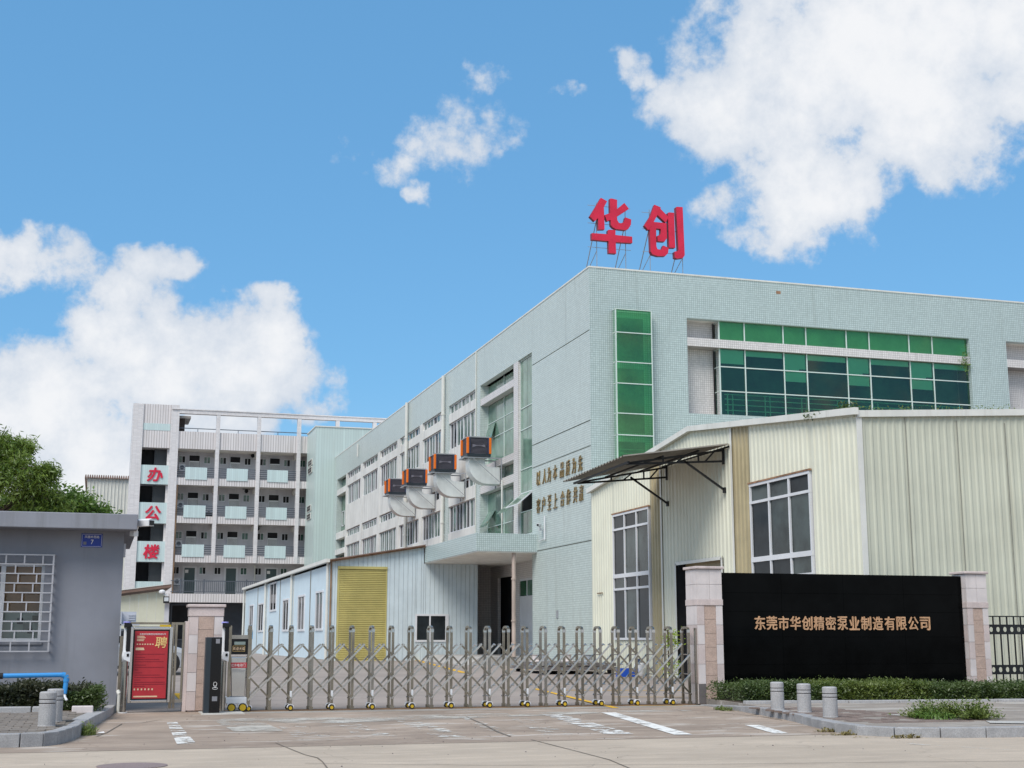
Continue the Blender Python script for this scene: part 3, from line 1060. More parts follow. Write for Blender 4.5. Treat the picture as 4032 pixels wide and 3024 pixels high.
# opened top-hung sash
b = B()
for (dy0, dy1) in ((54.5, 56.1),):
    b.bar((X0 + 0.1, dy0, 7.70), (X0 - 0.62, dy0, 7.08), 0.05)
    b.bar((X0 + 0.1, dy1, 7.70), (X0 - 0.62, dy1, 7.08), 0.05)
    b.bar((X0 - 0.62, dy0, 7.08), (X0 - 0.62, dy1, 7.08), 0.05)
    b.bar((X0 + 0.1, dy0, 7.70), (X0 + 0.1, dy1, 7.70), 0.05)
part('open_sash', b, M_frame, st)
b = B()
b.prism([(X0 + 0.08, 7.68), (X0 - 0.60, 7.09), (X0 - 0.61, 7.10), (X0 + 0.07, 7.695)], 'y', 54.52, 56.08)
part('pane', b, M_paleglass, st)
part('opening', B().box(X0 + 0.2, X0 + 0.22, 54.41, 56.29, 6.9, 7.7), M_dark, st)
part('pier', B().box(X0, X0 + 0.35, 56.345, 57.045, 5.9, 13.657), M_white_tile, main)
# -- big glazed bay
RX = X0 + 0.42
bw = part('bay_window', B().box(RX - 0.05, RX + 0.02, 57.05, 57.11, 5.9, 13.65).box(RX - 0.05, RX + 0.02, 62.58, 62.64, 5.9, 13.65).box(RX - 0.05, RX + 0.02, 59.8, 59.85, 5.9, 13.65), M_mull, main)
rows = [5.93, 6.73, 8.34, 8.70, 9.33, 9.64, 10.98, 11.73, 12.65, 12.98, 13.62]
for z0, z1 in zip(rows[:-1], rows[1:]):
    if (z0, z1) in ((8.34, 8.70), (9.33, 9.64), (12.65, 12.98)):
        part('beam', B().box(X0 + 0.02, X0 + 0.40, 57.05, 62.645, z0, z1), M_white_tile, main)
        continue
    for (ya, yb) in ((57.11, 58.45), (58.48, 59.8), (59.85, 61.2), (61.23, 62.58)):
        if z0 == 6.73 and ya == 57.11:
            part('opening', B().box(RX + 0.1, RX + 0.12, ya, yb, z0, z1), M_dark, bw)
            continue
        part('pane', B().box(RX - 0.012, RX + 0.004, ya, yb, z0 + 0.015, z1 - 0.015), M_lowglass if z1 < 7 else M_paleglass, bw)
for z in (6.73, 10.98, 11.73):
    part('transom', B().box(RX - 0.03, RX + 0.02, 57.11, 62.58, z - 0.018, z + 0.018), M_mull, bw)
for (ya, yb, zt, dz, ou) in ((57.2, 58.4, 7.75, 0.75, 0.75), (61.3, 62.4, 7.45, 0.75, 0.45), (61.3, 62.4, 11.65, 0.68, 0.18)):
    part('open_sash', B().prism([(RX - 0.03, zt), (RX - 0.03 - ou, zt - dz), (RX - 0.06 - ou, zt - dz), (RX - 0.06, zt)], 'y', ya, yb), M_paleglass, bw)
part('jamb', B().box(X0, RX + 0.1, 62.65, 62.70, 5.9, 13.657), M_mint_side, main)
part('cable_pipe', B().tube((X0 - 0.03, 58.75, 5.8), (X0 - 0.03, 58.75, 8.6), 0.04), M_pvc, main)
part('cable_pipe', B().tube((X0 - 0.03, 63.32, 5.8), (X0 - 0.03, 63.32, 15.5), 0.03), M_pvc, main)
# -- six repeated bays
for z0, z1, m in ((12.70, 13.19, M_white_wall), (9.42, 11.28, M_white_wall), (8.29, 8.90, M_white_wall), (5.05, 6.90, M_white_wall)):
    part('spandrel', B().box(X0 + 0.015, X0 + 0.3, 63.45, 100.2, z0, z1), m, main)
bays = []
for k in range(6):
    a = 63.45 + 6.16 * k
    e = a + 5.42
    bays.append((a, e))
PIERS = [(62.70, 63.45)] + [(bays[k][1], bays[k + 1][0]) for k in range(5)] + [(bays[5][1], 100.2)]
for (a, e) in PIERS:
    part('pilaster', B().box(X0, X0 + 0.32, a, e, 5.05, 13.657), M_white_wall if a > 70 else M_mint_side, main)
# shared window pieces, local origin at the bay's near lower corner on the wall face
SW = 5.42


def win_pieces(h, n, thick):
    fb = B()
    fb.box(0.10, 0.19, 0, SW, 0, 0.05).box(0.10, 0.19, 0, SW, h - 0.05, h)
    step = SW / n
    for k in range(n + 1):
        y = min(SW - thick / 2, max(thick / 2, k * step))
        fb.box(0.085 if k % 2 == 0 else 0.11, 0.19, y - thick / 2, y + thick / 2, 0.05, h - 0.05)
    fr = fb.mesh('window_frame')
    fr.materials.append(M_frame)
    pb = B().box(0, 0.012, thick / 2 + 0.01, step - thick / 2 - 0.01, 0.052, h - 0.052)
    pm = pb.mesh('window_pane')
    pm.materials.append(M_greenglass)
    pb2 = pb.mesh('window_pane_dark')
    pb2.materials.append(M_darkglass)
    return fr, pm, pb2, step


frA, paA, pdA, stepA = win_pieces(1.40, 8, 0.10)
frC, paC, pdC, stepC = win_pieces(0.46, 7, 0.10)
rp = Vector((X0, Y0, 0.4))
for k, (a, e) in enumerate(bays):
    for (z, fr, pa, pd, step, n) in ((11.29, frA, paA, pdA, stepA, 8), (6.91, frA, paA, pdA, stepA, 8), (13.195, frC, paC, pdC, stepC, 7), (8.905, frC, paC, pdC, stepC, 7)):
        wo = inst('window', fr, main, Vector((X0, a, z)) - rp)
        for q in range(n):
            dark = random.random() < 0.3
            inst('pane', pd if dark else pa, wo, (0.125 + 0.02 * (q % 2), q * step, 0))
part('end_beam', B().box(X0, X0 + 0.4, 100.2, 104.15, 12.38, 12.82), M_white_wall, main)
part('end_beam', B().box(X0, X0 + 0.4, 100.2, 104.15, 9.0, 9.5), M_white_wall, main)
part('end_beam', B().box(X0 - 0.05, X0 + 0.4, 100.2, 104.15, 7.8, 8.2), M_white_wall, main)
part('end_wall', B().box(X0, X0 + 0.4, 104.15, YE, 5, 13.657), M_mint_side, main)
ew = part('end_window', B().box(RX - 0.05, RX, 100.2, 104.15, 5, 5.05), M_mull, main)
for (z0, z1, m) in ((12.82, 13.6, M_paleglass), (9.5, 11.0, M_lowglass), (11.0, 12.38, M_lowglass), (8.2, 9.0, M_greenglass), (5.05, 7.8, M_greenglass)):
    part('pane', B().box(RX - 0.04, RX - 0.02, 100.25, 104.1, z0 + 0.02, z1 - 0.02), m, ew)
part('sash', B().box(RX - 0.08, RX - 0.03, 102.6, 103.7, 10.0, 10.05).box(RX - 0.08, RX - 0.03, 102.6, 103.7, 11.1, 11.15).box(RX - 0.08, RX - 0.03, 102.6, 102.7, 10.0, 11.1).box(RX - 0.08, RX - 0.03, 103.6, 103.7, 10.0, 11.1), M_frame, ew)
# downpipes
for (yy, zt, zb, r) in ((69.66, 15.45, 5.2, 0.10), (78.75, 15.5, 5.2, 0.10), (94.95, 15.2, 14.3, 0.05)):
    b = B().tube((X0 - 0.12, yy, zb), (X0 - 0.12, yy, zt), r)
    for z in (7.5, 10.5, 13.3):
        if zb < z < zt:
            b.tube((X0 - 0.12, yy, z), (X0 - 0.12, yy, z + 0.1), r + 0.025)
    part('downpipe', b, M_pvc, main, smooth=False)
# ground floor: recessed entrance under the tiled canopy
part('wall', B().box(X0, X0 + 0.3, 66.2, YE, 0.4, 5.045), M_white_wall, main)
part('entrance_wall', B().box(18.85, 19.0, 53.9, 61.87, 4.42, 5.05).box(18.85, 19.0, 53.9, 58.91, 0.4, 4.42).box(18.85, 19.0, 61.05, 61.87, 0.4, 4.42).box(18.85, 19.0, 58.91, 61.05, 4.25, 4.42).box(18.85, 19.0, 64.66, 66.5, 0.4, 5.05).box(18.85, 19.0, 61.87, 64.66, 4.45, 5.05), M_white_tile, main)
part('entrance_wall', B().box(X0, 18.85, 65.9, 66.2, 0.4, 5.05), M_white_tile, main)
part('reveal', B().box(X0 + 0.3, 18.85, 54.1, 54.35, 0.4, 5.05), M_white_tile, main)
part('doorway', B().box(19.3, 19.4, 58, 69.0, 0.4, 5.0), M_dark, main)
dr = part('door', B().box(18.87, 18.92, 58.91, 61.05, 0.75, 3.45).box(18.87, 18.92, 58.91, 61.05, 4.15, 4.25).box(18.87, 18.92, 59.9, 60.0, 3.45, 4.15), M_frame, main, label='white panel door with a green glazed top light')
part('pane', B().box(18.88, 18.91, 60.0, 61.0, 3.47, 4.14), M_lowglass, dr)
part('pane', B().box(18.88, 18.91, 58.95, 59.9, 3.47, 4.14), M_paleglass, dr)
part('platform', B().box(15.0, 18.85, 53.9, 62.6, 0.3, 0.78), M_conc, main)
part('ramp', B().prism([(14.2, 0.3), (15.0, 0.3), (15.0, 0.78)], 'y', 53.9, 62.6), M_conc, main)
part('canopy', B().box(14.72, X0 - 0.003, 53.68, 62.86, 5.05, 5.78), M_mint, main)
part('soffit', B().box(14.75, 18.8, 53.71, 65.8, 5.005, 5.047), M_soffit, main)
b = B().tube((16.4, 53.9, 0.78), (16.4, 53.9, 5.0), 0.085)
for z in (1.3, 2.2, 3.9):
    b.tube((16.4, 53.9, z), (16.4, 53.9, z + 0.06), 0.11)
part('downpipe', b, mat('pinkish_stained_pipe', (0.46, 0.37, 0.32), 0.6, var=0.2, streak=0.5, dirt=(0.22, 0.15, 0.11)), main, label='stained standing pipe under the entrance canopy')
part('vent', B().box(X0 - 0.03, X0, 51.0, 51.2, 2.3, 2.6), M_galv, main)

# -- front facade (mint tiles) with the big recess
part('front_wall', B().box(X0 + 0.3, 21.38, Y0, Y0 + 0.3, 0.4, ZR), M_mint, main)
part('front_wall', B().box(X0, X0 + 0.3, Y0 - 0.006, Y0, 0.4, ZR), M_mint, main)
part('front_wall', B().box(21.38, 46, Y0, Y0 + 0.3, 13.79, ZR), M_mint, main)
part('front_wall', B().box(21.38, 46, Y0, Y0 + 0.3, 0.4, 10.03), M_mint, main)
part('front_wall', B().box(34.15, 35.95, Y0, Y0 + 0.3, 10.03, 13.79), M_mint, main)
part('recess_wall', B().box(21.3, 22.74, Y0 + 0.62, Y0 + 0.8, 10.0, 13.9), M_white_tile, main)
part('recess_wall', B().box(35.9, 46, Y0 + 0.62, Y0 + 0.8, 10.0, 13.9), M_white_tile, main)
part('recess_soffit', B().box(21.38, 46, Y0 + 0.3, Y0 + 0.62, 13.79, 13.9), M_soffit, main)
part('recess_sill', B().box(21.38, 34.15, Y0 + 0.3, Y0 + 0.62, 9.9, 10.03), M_soffit, main)
part('front_beam', B().box(21.38, 34.15, Y0 + 0.01, Y0 + 0.62, 12.69, 13.02), M_white_tile, main)
part('front_beam', B().box(35.95, 46, Y0 + 0.01, Y0 + 0.62, 12.69, 13.02), M_white_tile, main)
# ribbon window in the recess
YG = Y0 + 0.16
xs = [at_y(px, 1450, YG).x for px in (2834, 2934, 3087, 3177, 3336, 3426, 3583, 3674)] + [34.14]
rwz = [10.03, 11.02, 11.97, 12.69]
rb = B()
for x in xs[:-1]:
    rb.box(x - 0.022, x + 0.022, YG - 0.03, YG + 0.03, 10.03, 12.69).box(x - 0.022, x + 0.022, YG - 0.03, YG + 0.03, 13.02, 13.785)
for z in (10.05, 11.0, 11.97):
    rb.box(xs[0], 34.14, YG - 0.025, YG + 0.025, z - 0.02, z + 0.02)
for z in (10.06, 13.04, 13.77, 12.67, 11.0, 11.97):
    rb.box(xs[0] - 0.02, xs[0] + 0.02, YG, Y0 + 0.62, z - 0.015, z + 0.015)
rw = part('ribbon_window', rb, M_mull, main)
for k in range(8):
    xa, xb = xs[k] + 0.02, xs[k + 1] - 0.02
    for z0, z1 in zip(rwz[:-1], rwz[1:]):
        j1, j2, j3 = (random.uniform(-0.012, 0.012) for _ in range(3))
        part('pane', B().quad((xa, YG + j1, z0 + 0.02), (xb, YG + j2, z0 + 0.02), (xb, YG + j2 + j3, z1 - 0.02), (xa, YG + j1 + j3, z1 - 0.02)), M_bluegreen, rw, fix=False)
    part('pane', B().quad((xa, YG, 13.03), (xb, YG, 13.03), (xb, YG, 13.775), (xa, YG, 13.775)), M_greenpane, rw, fix=False)
    narrow = k % 2 == 0 and k > 0
    zb_ = 11.55 if narrow else (12.12 if k == 0 else 12.46)
    part('blind', B().box(xa, xb, YG + 0.07, YG + 0.085, zb_, 12.68), M_blind, rw)
    if narrow:
        part('bracket', B().box(xb - 0.3, xb, YG + 0.02, YG + 0.06, 11.99, 12.06), M_dark, rw)
for (z0, z1) in ((10.03, 12.69), (13.02, 13.785)):
    part('pane', B().quad((xs[0], YG + 0.02, z0), (xs[0], Y0 + 0.6, z0), (xs[0], Y0 + 0.6, z1), (xs[0], YG + 0.02, z1)), M_bluegreen, rw, fix=False)
part('spandrel_board', B().box(xs[0] + 0.1, 34.1, YG + 0.09, YG + 0.12, 13.02, 13.785), M_spandrel, rw)
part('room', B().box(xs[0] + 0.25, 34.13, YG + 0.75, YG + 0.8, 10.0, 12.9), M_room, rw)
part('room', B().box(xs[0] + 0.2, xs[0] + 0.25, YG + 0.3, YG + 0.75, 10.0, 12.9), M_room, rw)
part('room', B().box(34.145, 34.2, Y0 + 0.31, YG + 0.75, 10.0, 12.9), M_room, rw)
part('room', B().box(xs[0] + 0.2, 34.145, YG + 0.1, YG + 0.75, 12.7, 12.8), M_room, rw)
b = B()
for z in (10.3, 10.52, 10.74, 10.93):
    b.box(xs[0] + 0.3, 33.9, YG + 0.24, YG + 0.27, z - 0.015, z + 0.015)
x = xs[0] + 0.4
while x < 33.9:
    b.box(x, x + 0.035, YG + 0.23, YG + 0.28, 10.03, 10.95)
    b.box(x + 0.22, x + 0.25, YG + 0.23, YG + 0.28, 10.03, 10.95)
    x += 1.62
part('inner_railing', b, mat('pale_rail', (0.45, 0.55, 0.50), 0.5), rw)
# projecting green glass column
gx0, gx1, gyf, gzs = 18.28, 19.78, Y0 - 0.30, [3.0, 5.2, 7.9, 9.02, 9.84, 10.99, 11.81, 12.96, 13.87]
gb = B()
for x in (gx0, gx1 - 0.04):
    gb.box(x, x + 0.04, gyf - 0.02, gyf + 0.02, 3.0, 13.87)
for z in gzs[1:]:
    gb.box(gx0, gx1, gyf - 0.022, gyf + 0.022, z - 0.018, z + 0.018)
    gb.box(gx0 - 0.006, gx0 + 0.03, gyf + 0.02, Y0 - 0.01, z - 0.016, z + 0.016)
    gb.box(gx1 - 0.03, gx1 + 0.006, gyf + 0.02, Y0 - 0.01, z - 0.016, z + 0.016)
gw = part('column_window', gb, M_mull, main)
for z0, z1 in zip(gzs[:-1], gzs[1:]):
    j1, j2, j3 = (random.uniform(-0.01, 0.01) for _ in range(3))
    part('pane', B().quad((gx0 + 0.04, gyf + j1, z0 + 0.018), (gx1 - 0.04, gyf + j2, z0 + 0.018), (gx1 - 0.04, gyf + j2 + j3, z1 - 0.018), (gx0 + 0.04, gyf + j1 + j3, z1 - 0.018)), M_greenpane, gw, fix=False)
    for x in (gx0 + 0.01, gx1 - 0.01):
        part('pane', B().quad((x, gyf + 0.02, z0 + 0.018), (x, Y0 - 0.01, z0 + 0.018), (x, Y0 - 0.01, z1 - 0.018), (x, gyf + 0.02, z1 - 0.018)), M_greenpane, gw, fix=False)
part('top_pane', B().quad((gx0, gyf, 13.86), (gx1, gyf, 13.86), (gx1, Y0 - 0.01, 13.86), (gx0, Y0 - 0.01, 13.86)), M_greenpane, gw, fix=False)
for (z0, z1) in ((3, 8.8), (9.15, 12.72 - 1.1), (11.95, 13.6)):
    part('opening', B().box(18.46, 19.52, Y0 - 0.03, Y0 - 0.008, z0, z1), mat('dim_opening', (0.13, 0.15, 0.13), 0.9, var=0.6, vscale=1.3) if 'dim_opening' not in MATS else MATS['dim_opening'], gw)  # grey sheet on the wall; the unlit opening is put into its colour
b = B()
for z in (8.2, 8.35, 8.5):
    b.box(18.5, 19.45, Y0 - 0.06, Y0 - 0.035, z, z + 0.02)
part('inner_railing', b, MATS['pale_rail'], gw)
# small stains of rust on the parapet
part('rust_patch', B().box(25.3, 25.5, Y0 - 0.004, Y0, 15.05, 15.17), M_rust, main)

# -- stair tower at the far end
stw = thing('stair_tower', 'taller windowed stair tower in mint tiles at the far end of the factory block', 'building', (18, 107.6, 0.5))
part('wall', B().box(15.78, 24, 105.37, 109.95, 0.5, 17.95), M_tower, stw)
for z in (15.35, 14.75, 11.7, 11.05, 6.9):
    wv = part('vent_window', B().box(15.70, 15.76, 106.7, 108.7, z - 0.24, z + 0.24), M_trim, stw)
    for k in range(3):
        for q in range(2):
            part('pane', B().box(15.69, 15.72, 106.8 + k * 0.63, 107.3 + k * 0.63, z - 0.2 + q * 0.21, z - 0.02 + q * 0.21), M_dark, wv)
part('coping', B().box(15.72, 24, 105.31, 110.0, 17.95, 18.03), M_trim, stw)

# -- gold slogan letters on the side wall
def slogan(chars, pxs, zc, name_label):
    t = thing('wall_slogan', name_label, 'sign', (X0, 51, zc))
    for ch, px in zip(chars, pxs):
        p = at_x(px, 1900, X0)
        part('letter', letter(B(), ch, (X0 - 0.035, p.y, zc), 0.45, 0.60, '-x', 0.02, 0.0, 0.15), M_gold, t, fix=False)
    return t


slogan('以人为本品质为先', (2122, 2146, 2165, 2188, 2215, 2239, 2263, 2288), 8.07, 'upper line of gold Chinese characters on the mint side wall')
slogan('客户至上合作共赢', (2122, 2142, 2165, 2188, 2217, 2241, 2267, 2291), 6.93, 'lower line of gold Chinese characters on the mint side wall')

# -- red rooftop characters with their steel frames
HUA = [[(612, 475), (703, 525), (655, 612), (662, 760), (665, 935), (577, 937), (572, 770), (540, 800), (520, 815), (450, 745), (545, 592)],
       [(742, 488), (765, 485), (847, 505), (846, 640), (952, 550), (1018, 636), (846, 748), (850, 800), (874, 840), (905, 845), (942, 833), (955, 800), (965, 758), (1052, 790), (1047, 865), (1010, 928), (970, 945), (830, 930), (785, 905), (757, 872), (752, 797), (702, 815), (664, 725), (745, 697)],
       [(713, 945), (735, 938), (822, 945), (822, 1016), (1065, 1040), (1068, 1132), (826, 1120), (832, 1287), (727, 1278), (722, 1106), (480, 1083), (478, 988), (712, 1004)]]
CHUANG = [[(1390, 575), (1480, 613), (1478, 640), (1432, 728), (1376, 830), (1320, 935), (1295, 940), (1242, 878), (1330, 742)],
          [(1474, 634), (1597, 758), (1552, 836), (1428, 720)],
          [(1373, 826), (1562, 843), (1570, 1062), (1535, 1112), (1435, 1105), (1430, 1028), (1466, 1018), (1480, 990), (1480, 928), (1336, 912)],
          [(1318, 905), (1412, 922), (1416, 1180), (1432, 1222), (1490, 1230), (1502, 1205), (1515, 1168), (1595, 1203), (1585, 1280), (1545, 1322), (1440, 1322), (1360, 1298), (1333, 1256)],
          [(1583, 694), (1600, 688), (1672, 695), (1690, 1202), (1600, 1200)],
          [(1700, 612), (1715, 607), (1796, 613), (1826, 1310), (1800, 1350), (1715, 1360), (1682, 1345), (1677, 1258), (1725, 1252), (1736, 1235), (1718, 900)]]


def roof_char(polys, legs, label):
    Yc = 48.3
    conv = lambda p: at_y(2200 + p[0] / 3.687, 650 + p[1] / 3.687, Yc)
    P = [[conv(p) for p in poly] for poly in polys]
    xs_ = [p.x for q in P for p in q]
    zs_ = [p.z for q in P for p in q]
    ax, cx, az_, cz = min(xs_), max(xs_), max(zs_), min(zs_)
    t = thing('rooftop_character', label, 'sign', ((ax + cx) / 2, Yc, 14.7), 'red characters on the factory roof')
    for k, q in enumerate(P):
        o_ = 0.004 * k
        st_ = part('stroke', B().prism([(p.x, p.z) for p in q], 'y', Yc - o_, Yc + 0.17 + o_), M_redside, t)
        m_ = Vector((sum(p.x for p in q) / len(q), 0, sum(p.z for p in q) / len(q)))
        part('stroke_face', B().prism([(p.x, p.z) for p in q], 'y', Yc - o_ - 0.006, Yc - o_ - 0.001), M_red, st_)
    for px in legs:
        x = at_y(px, 1060, Yc + 0.2).x
        part('leg', B().bar((x, Yc + 0.24, 14.7), (x, Yc + 0.24, az_ - 0.15), 0.022), M_galv, t)
        part('brace', B().bar((x, Yc + 2.6, 14.7), (x, Yc + 0.26, az_ - 0.9), 0.028), M_galv, t)
        part('brace', B().bar((x, Yc + 1.6, 15.95), (x, Yc + 0.26, 16.62), 0.02), M_galv, t)
    for z in (cz + 0.25, (az_ + cz) / 2 + 0.1, az_ - 0.3):
        part('cross_rail', B().bar((ax - 0.02, Yc + 0.2, z), (cx + 0.02, Yc + 0.2, z), 0.016), M_galv, t)


roof_char(HUA, (2352, 2466), 'red block character 华 standing on the corner of the factory roof')
roof_char(CHUANG, (2562, 2690), 'red block character 创 on the factory roof beside 华')

# -- evaporative coolers on brackets along the side wall
def make_cooler(label):
    """local: +x to the wall, box centre over the origin, z=0 under the tray"""
    t = thing('evaporative_cooler', label, 'air cooler', (0, 0, 0), 'air coolers bracketed along the side wall')
    W, D, H = 0.53, 0.53, 0.92
    part('body', B().box(-W + 0.05, W - 0.05, -D + 0.05, D - 0.05, 0.1, H - 0.05), M_charcoal, t)
    part('lid', B().box(-W - 0.01, W + 0.01, -D - 0.01, D + 0.01, H - 0.05, H), M_galv, t)
    part('tray', B().prism([(-W - 0.02, 0.0), (W + 0.02, 0.0), (W + 0.03, 0.13), (-W - 0.03, 0.13)], 'y', -D - 0.02, D + 0.02), M_graphite, t)
    for sx in (-1, 1):
        for sy in (-1, 1):
            part('corner_post', B().box(sx * W - 0.055, sx * W + 0.055, sy * D - 0.055, sy * D + 0.055, 0.13, H - 0.05), M_orange, t, bevel=0.02)
            part('side_strip', B().box(sx * (W - 0.09) - 0.03, sx * (W - 0.09) + 0.03, sy * D - 0.03, sy * D + 0.03, 0.13, H - 0.05), M_navy, t)
    b = B()
    for k in range(13):
        z = 0.18 + k * 0.053
        sag = (k - 6) / 6.0
        for sy in (-1, 1):
            for j in range(6):
                xa, xb = -0.40 + j * 0.1333, -0.40 + (j + 1) * 0.1333
                ca, cb = 1 - (xa / 0.42) ** 2, 1 - (xb / 0.42) ** 2
                b.bar((xa, sy * (D - 0.03), z + sag * 0.03 * ca), (xb, sy * (D - 0.03), z + sag * 0.03 * cb), 0.02, 0.016)
    for k in range(13):
        z = 0.18 + k * 0.053
        b.box(-W + 0.02, -W + 0.04, -0.42, 0.42, z, z + 0.018)
    part('louvres', b, M_slat, t, fix=False)
    part('cross_panel', B().prism([(-0.3, 0.42), (-0.12, 0.48), (0.12, 0.48), (0.3, 0.42), (0.3, 0.56), (0.12, 0.52), (-0.12, 0.52), (-0.3, 0.56)], 'y', -D + 0.0, -D + 0.03), M_slat, t)
    # elbow duct from under the tray into the wall
    prof = [(-0.40, -0.02), (0.34, -0.02), (0.345, -0.26), (0.38, -0.36), (0.46, -0.42), (0.56, -0.44), (1.06, -0.44), (1.06, -1.22), (0.46, -1.22)]
    prof += [(0.46 - 0.86 * sin(radians(q)), -0.36 - 0.86 * cos(radians(q))) for q in range(10, 91, 8)]
    part('duct', B().prism(prof, 'y', -0.33, 0.33), M_duct, t, bevel=0.012)
    b = B()
    for y in (-0.5, 0.5):
        b.bar((-0.66, y, -0.045), (1.1, y, -0.045), 0.05)
        b.bar((-0.3, y, -0.06), (1.08, y, -1.2), 0.026)
        b.bar((1.08, y, -0.05), (1.08, y, -1.35), 0.05)
    b.bar((-0.66, -0.5, -0.045), (-0.66, 0.5, -0.045), 0.05)
    part('bracket', b, M_galv, t)
    return t


cool = make_cooler('nearest evaporative cooler with orange corners, in front of the green glazed bay')
cool.location = (16.27, 59.45, 9.66)
for (yy, lab) in ((65.78, 'second evaporative cooler from the green glazed bay, over the first row of sash windows'), (72.1, 'third evaporative cooler from the green glazed bay, partly overlapping the farthest one'), (76.95, 'farthest evaporative cooler, half hidden behind the third one')):
    dup(cool, (16.27, yy, 9.70), lab)

# camera on the mint side wall
def cctv(loc, yaw, label, sc=1.0, pole=None):
    t = thing('security_camera', label, 'camera', loc)
    c, s = cos(yaw), sin(yaw)

    def L(p):
        return (loc[0] + sc * (p[0] * c - p[1] * s), loc[1] + sc * (p[0] * s + p[1] * c), loc[2] + sc * p[2])
    b = B()
    b.prism([(-0.055, -0.05), (0.055, -0.05), (0.065, 0.04), (0.0, 0.07), (-0.065, 0.04)], 'y', -0.2, 0.16)
    b.v = [L(p) for p in b.v]
    part('housing', b, M_whiteplastic, t)
    b = B().box(-0.045, 0.045, -0.215, -0.2, -0.04, 0.035)
    b.v = [L(p) for p in b.v]
    part('lens', b, M_blackgloss, t)
    b = B().tube((0, 0.1, -0.04), (0, 0.16, -0.14), 0.025).box(-0.05, 0.05, 0.13, 0.22, -0.2, -0.12)
    b.v = [L(p) for p in b.v]
    part('bracket', b, M_whiteplastic, t)
    return t


pcam = at_x(2120, 2068, X0 - 0.25)
t = cctv((X0 - 0.22, pcam.y, pcam.z), -0.6, 'small white camera with black lens on the mint side wall above the canopy')
part('pole', B().tube((X0 - 0.08, pcam.y - 0.3, pcam.z - 0.6), (X0 - 0.08, pcam.y - 0.3, pcam.z + 0.35), 0.03).tube((X0 - 0.08, pcam.y - 0.3, pcam.z - 0.55), (X0 - 0.08, pcam.y + 0.5, pcam.z - 0.62), 0.02), M_whiteplastic, t)

# ================================================================== OFFICE BUILDING (far left)
YO = 110.0
off = thing('office_building', 'white tiled office block with open corridors, aqua balcony panels and a stair tower', 'building', (12, YO + 3, 0.5))
part('wall', B().box(1.9, 26, YO + 2.2, YO + 2.4, 4.3, 17.8), M_lilac, off)
part('ground_floor_wall', B().box(5.4, 26, YO + 1.6, YO + 1.8, 0.5, 4.3), M_slate, off)  # darkness under the office block is put into this wall's colour
part('ground_floor_pier', B().box(4.5, 5.4, YO + 0.1, YO + 0.6, 0.5, 4.31), M_lilac, off)
gfw = part('shop_window', B().box(5.6, 9.0, YO + 1.52, YO + 1.6, 1.4, 4.2), M_rail, off)
part('pane', B().box(5.7, 8.9, YO + 1.5, YO + 1.53, 1.5, 2.6), M_darkglass, gfw)
part('pane', B().box(5.7, 8.9, YO + 1.5, YO + 1.53, 2.7, 4.1), M_dark, gfw)
# tower with red characters
TX0, TX1 = 1.9, 5.5
part('tower_pier', B().box(TX0, 2.72, YO - 0.1, YO + 3, 0.5, 19.9), M_office_h, off)
part('tower_pier', B().box(4.85, TX1, YO - 0.1, YO + 3, 4.3, 19.9), M_office_h, off)
part('tower_wall', B().box(2.72, 4.85, YO, YO + 3, 16.42, 19.9), M_office_v, off)
part('tower_band', B().box(2.74, 4.83, YO - 0.02, YO, 17.8, 18.35), M_aqua, off)
part('tower_side', B().box(4.7, 4.85, YO + 0.3, YO + 3, 4.3, 19.9), M_office_h, off)
PAN = [(13.51, 15.02), (10.43, 12.06), (7.42, 9.02), (4.3, 5.9)]
for (z0, z1) in PAN:
    part('tower_panel', B().box(2.72, 4.85, YO, YO + 0.25, z0, z1), M_aqua, off)
for (z0, z1) in ((15.02, 16.42), (12.06, 13.51), (9.02, 10.43), (5.9, 7.42)):
    part('stair_landing', B().box(2.72, 3.75, YO + 1.5, YO + 1.6, z0, z1), M_dark, off)
    part('stair_landing', B().box(3.75, 4.7, YO + 0.9, YO + 1.0, z0, z1), mat('landing_grey', (0.075, 0.08, 0.085), 0.8) if 'landing_grey' not in MATS else MATS['landing_grey'], off)
part('lower_wall', B().box(TX0, 4.85, YO + 0.02, YO + 0.3, 0.5, 4.3), M_office_h, off)
# frame: columns, roof lattice beam, slabs, parapets
cols = [(4.853 + 0.65 + 2.9, 8.72), (11.69, 11.99), (14.94, 15.24), (18.1, 18.4), (21.2, 21.5)]
cols[0] = (8.42, 8.72)
for (a, c) in cols:
    part('column', B().box(a, c, YO - 0.12, YO + 0.3, 7.43, 19.25), M_office_h, off)
part('lattice_beam', B().box(TX1, 26, YO - 0.14, YO + 0.35, 19.25, 19.55), M_office_h, off)
part('lattice_cap', B().box(4.9, 26, YO - 0.2, YO + 0.4, 19.55, 19.62), M_office_h, off)
part('roof_parapet', B().box(TX1, 26, YO, YO + 0.2, 16.43, 17.82), M_office_v, off)
part('roof_rail', B().bar((TX1, YO + 0.3, 18.12), (26, YO + 0.3, 18.12), 0.06).bar((7, YO + 0.3, 17.8), (7, YO + 0.3, 18.1), 0.05).bar((10.2, YO + 0.3, 17.8), (10.2, YO + 0.3, 18.1), 0.05).bar((13.4, YO + 0.3, 17.8), (13.4, YO + 0.3, 18.1), 0.05).bar((16.6, YO + 0.3, 17.8), (16.6, YO + 0.3, 18.1), 0.05), M_rail, off)
part('roof_hut', B().box(5.5, 6.0, YO + 1, YO + 4, 17.7, 19.0), mat('dark_brown_wall', (0.06, 0.045, 0.04), 0.9), off)
part('roof_hut_slab', B().box(5.5, 6.45, YO + 0.8, YO + 4.2, 19.0, 19.2), M_conc, off)
SLABS = [(13.53, 14.10), (10.51, 11.07), (7.43, 7.98)]
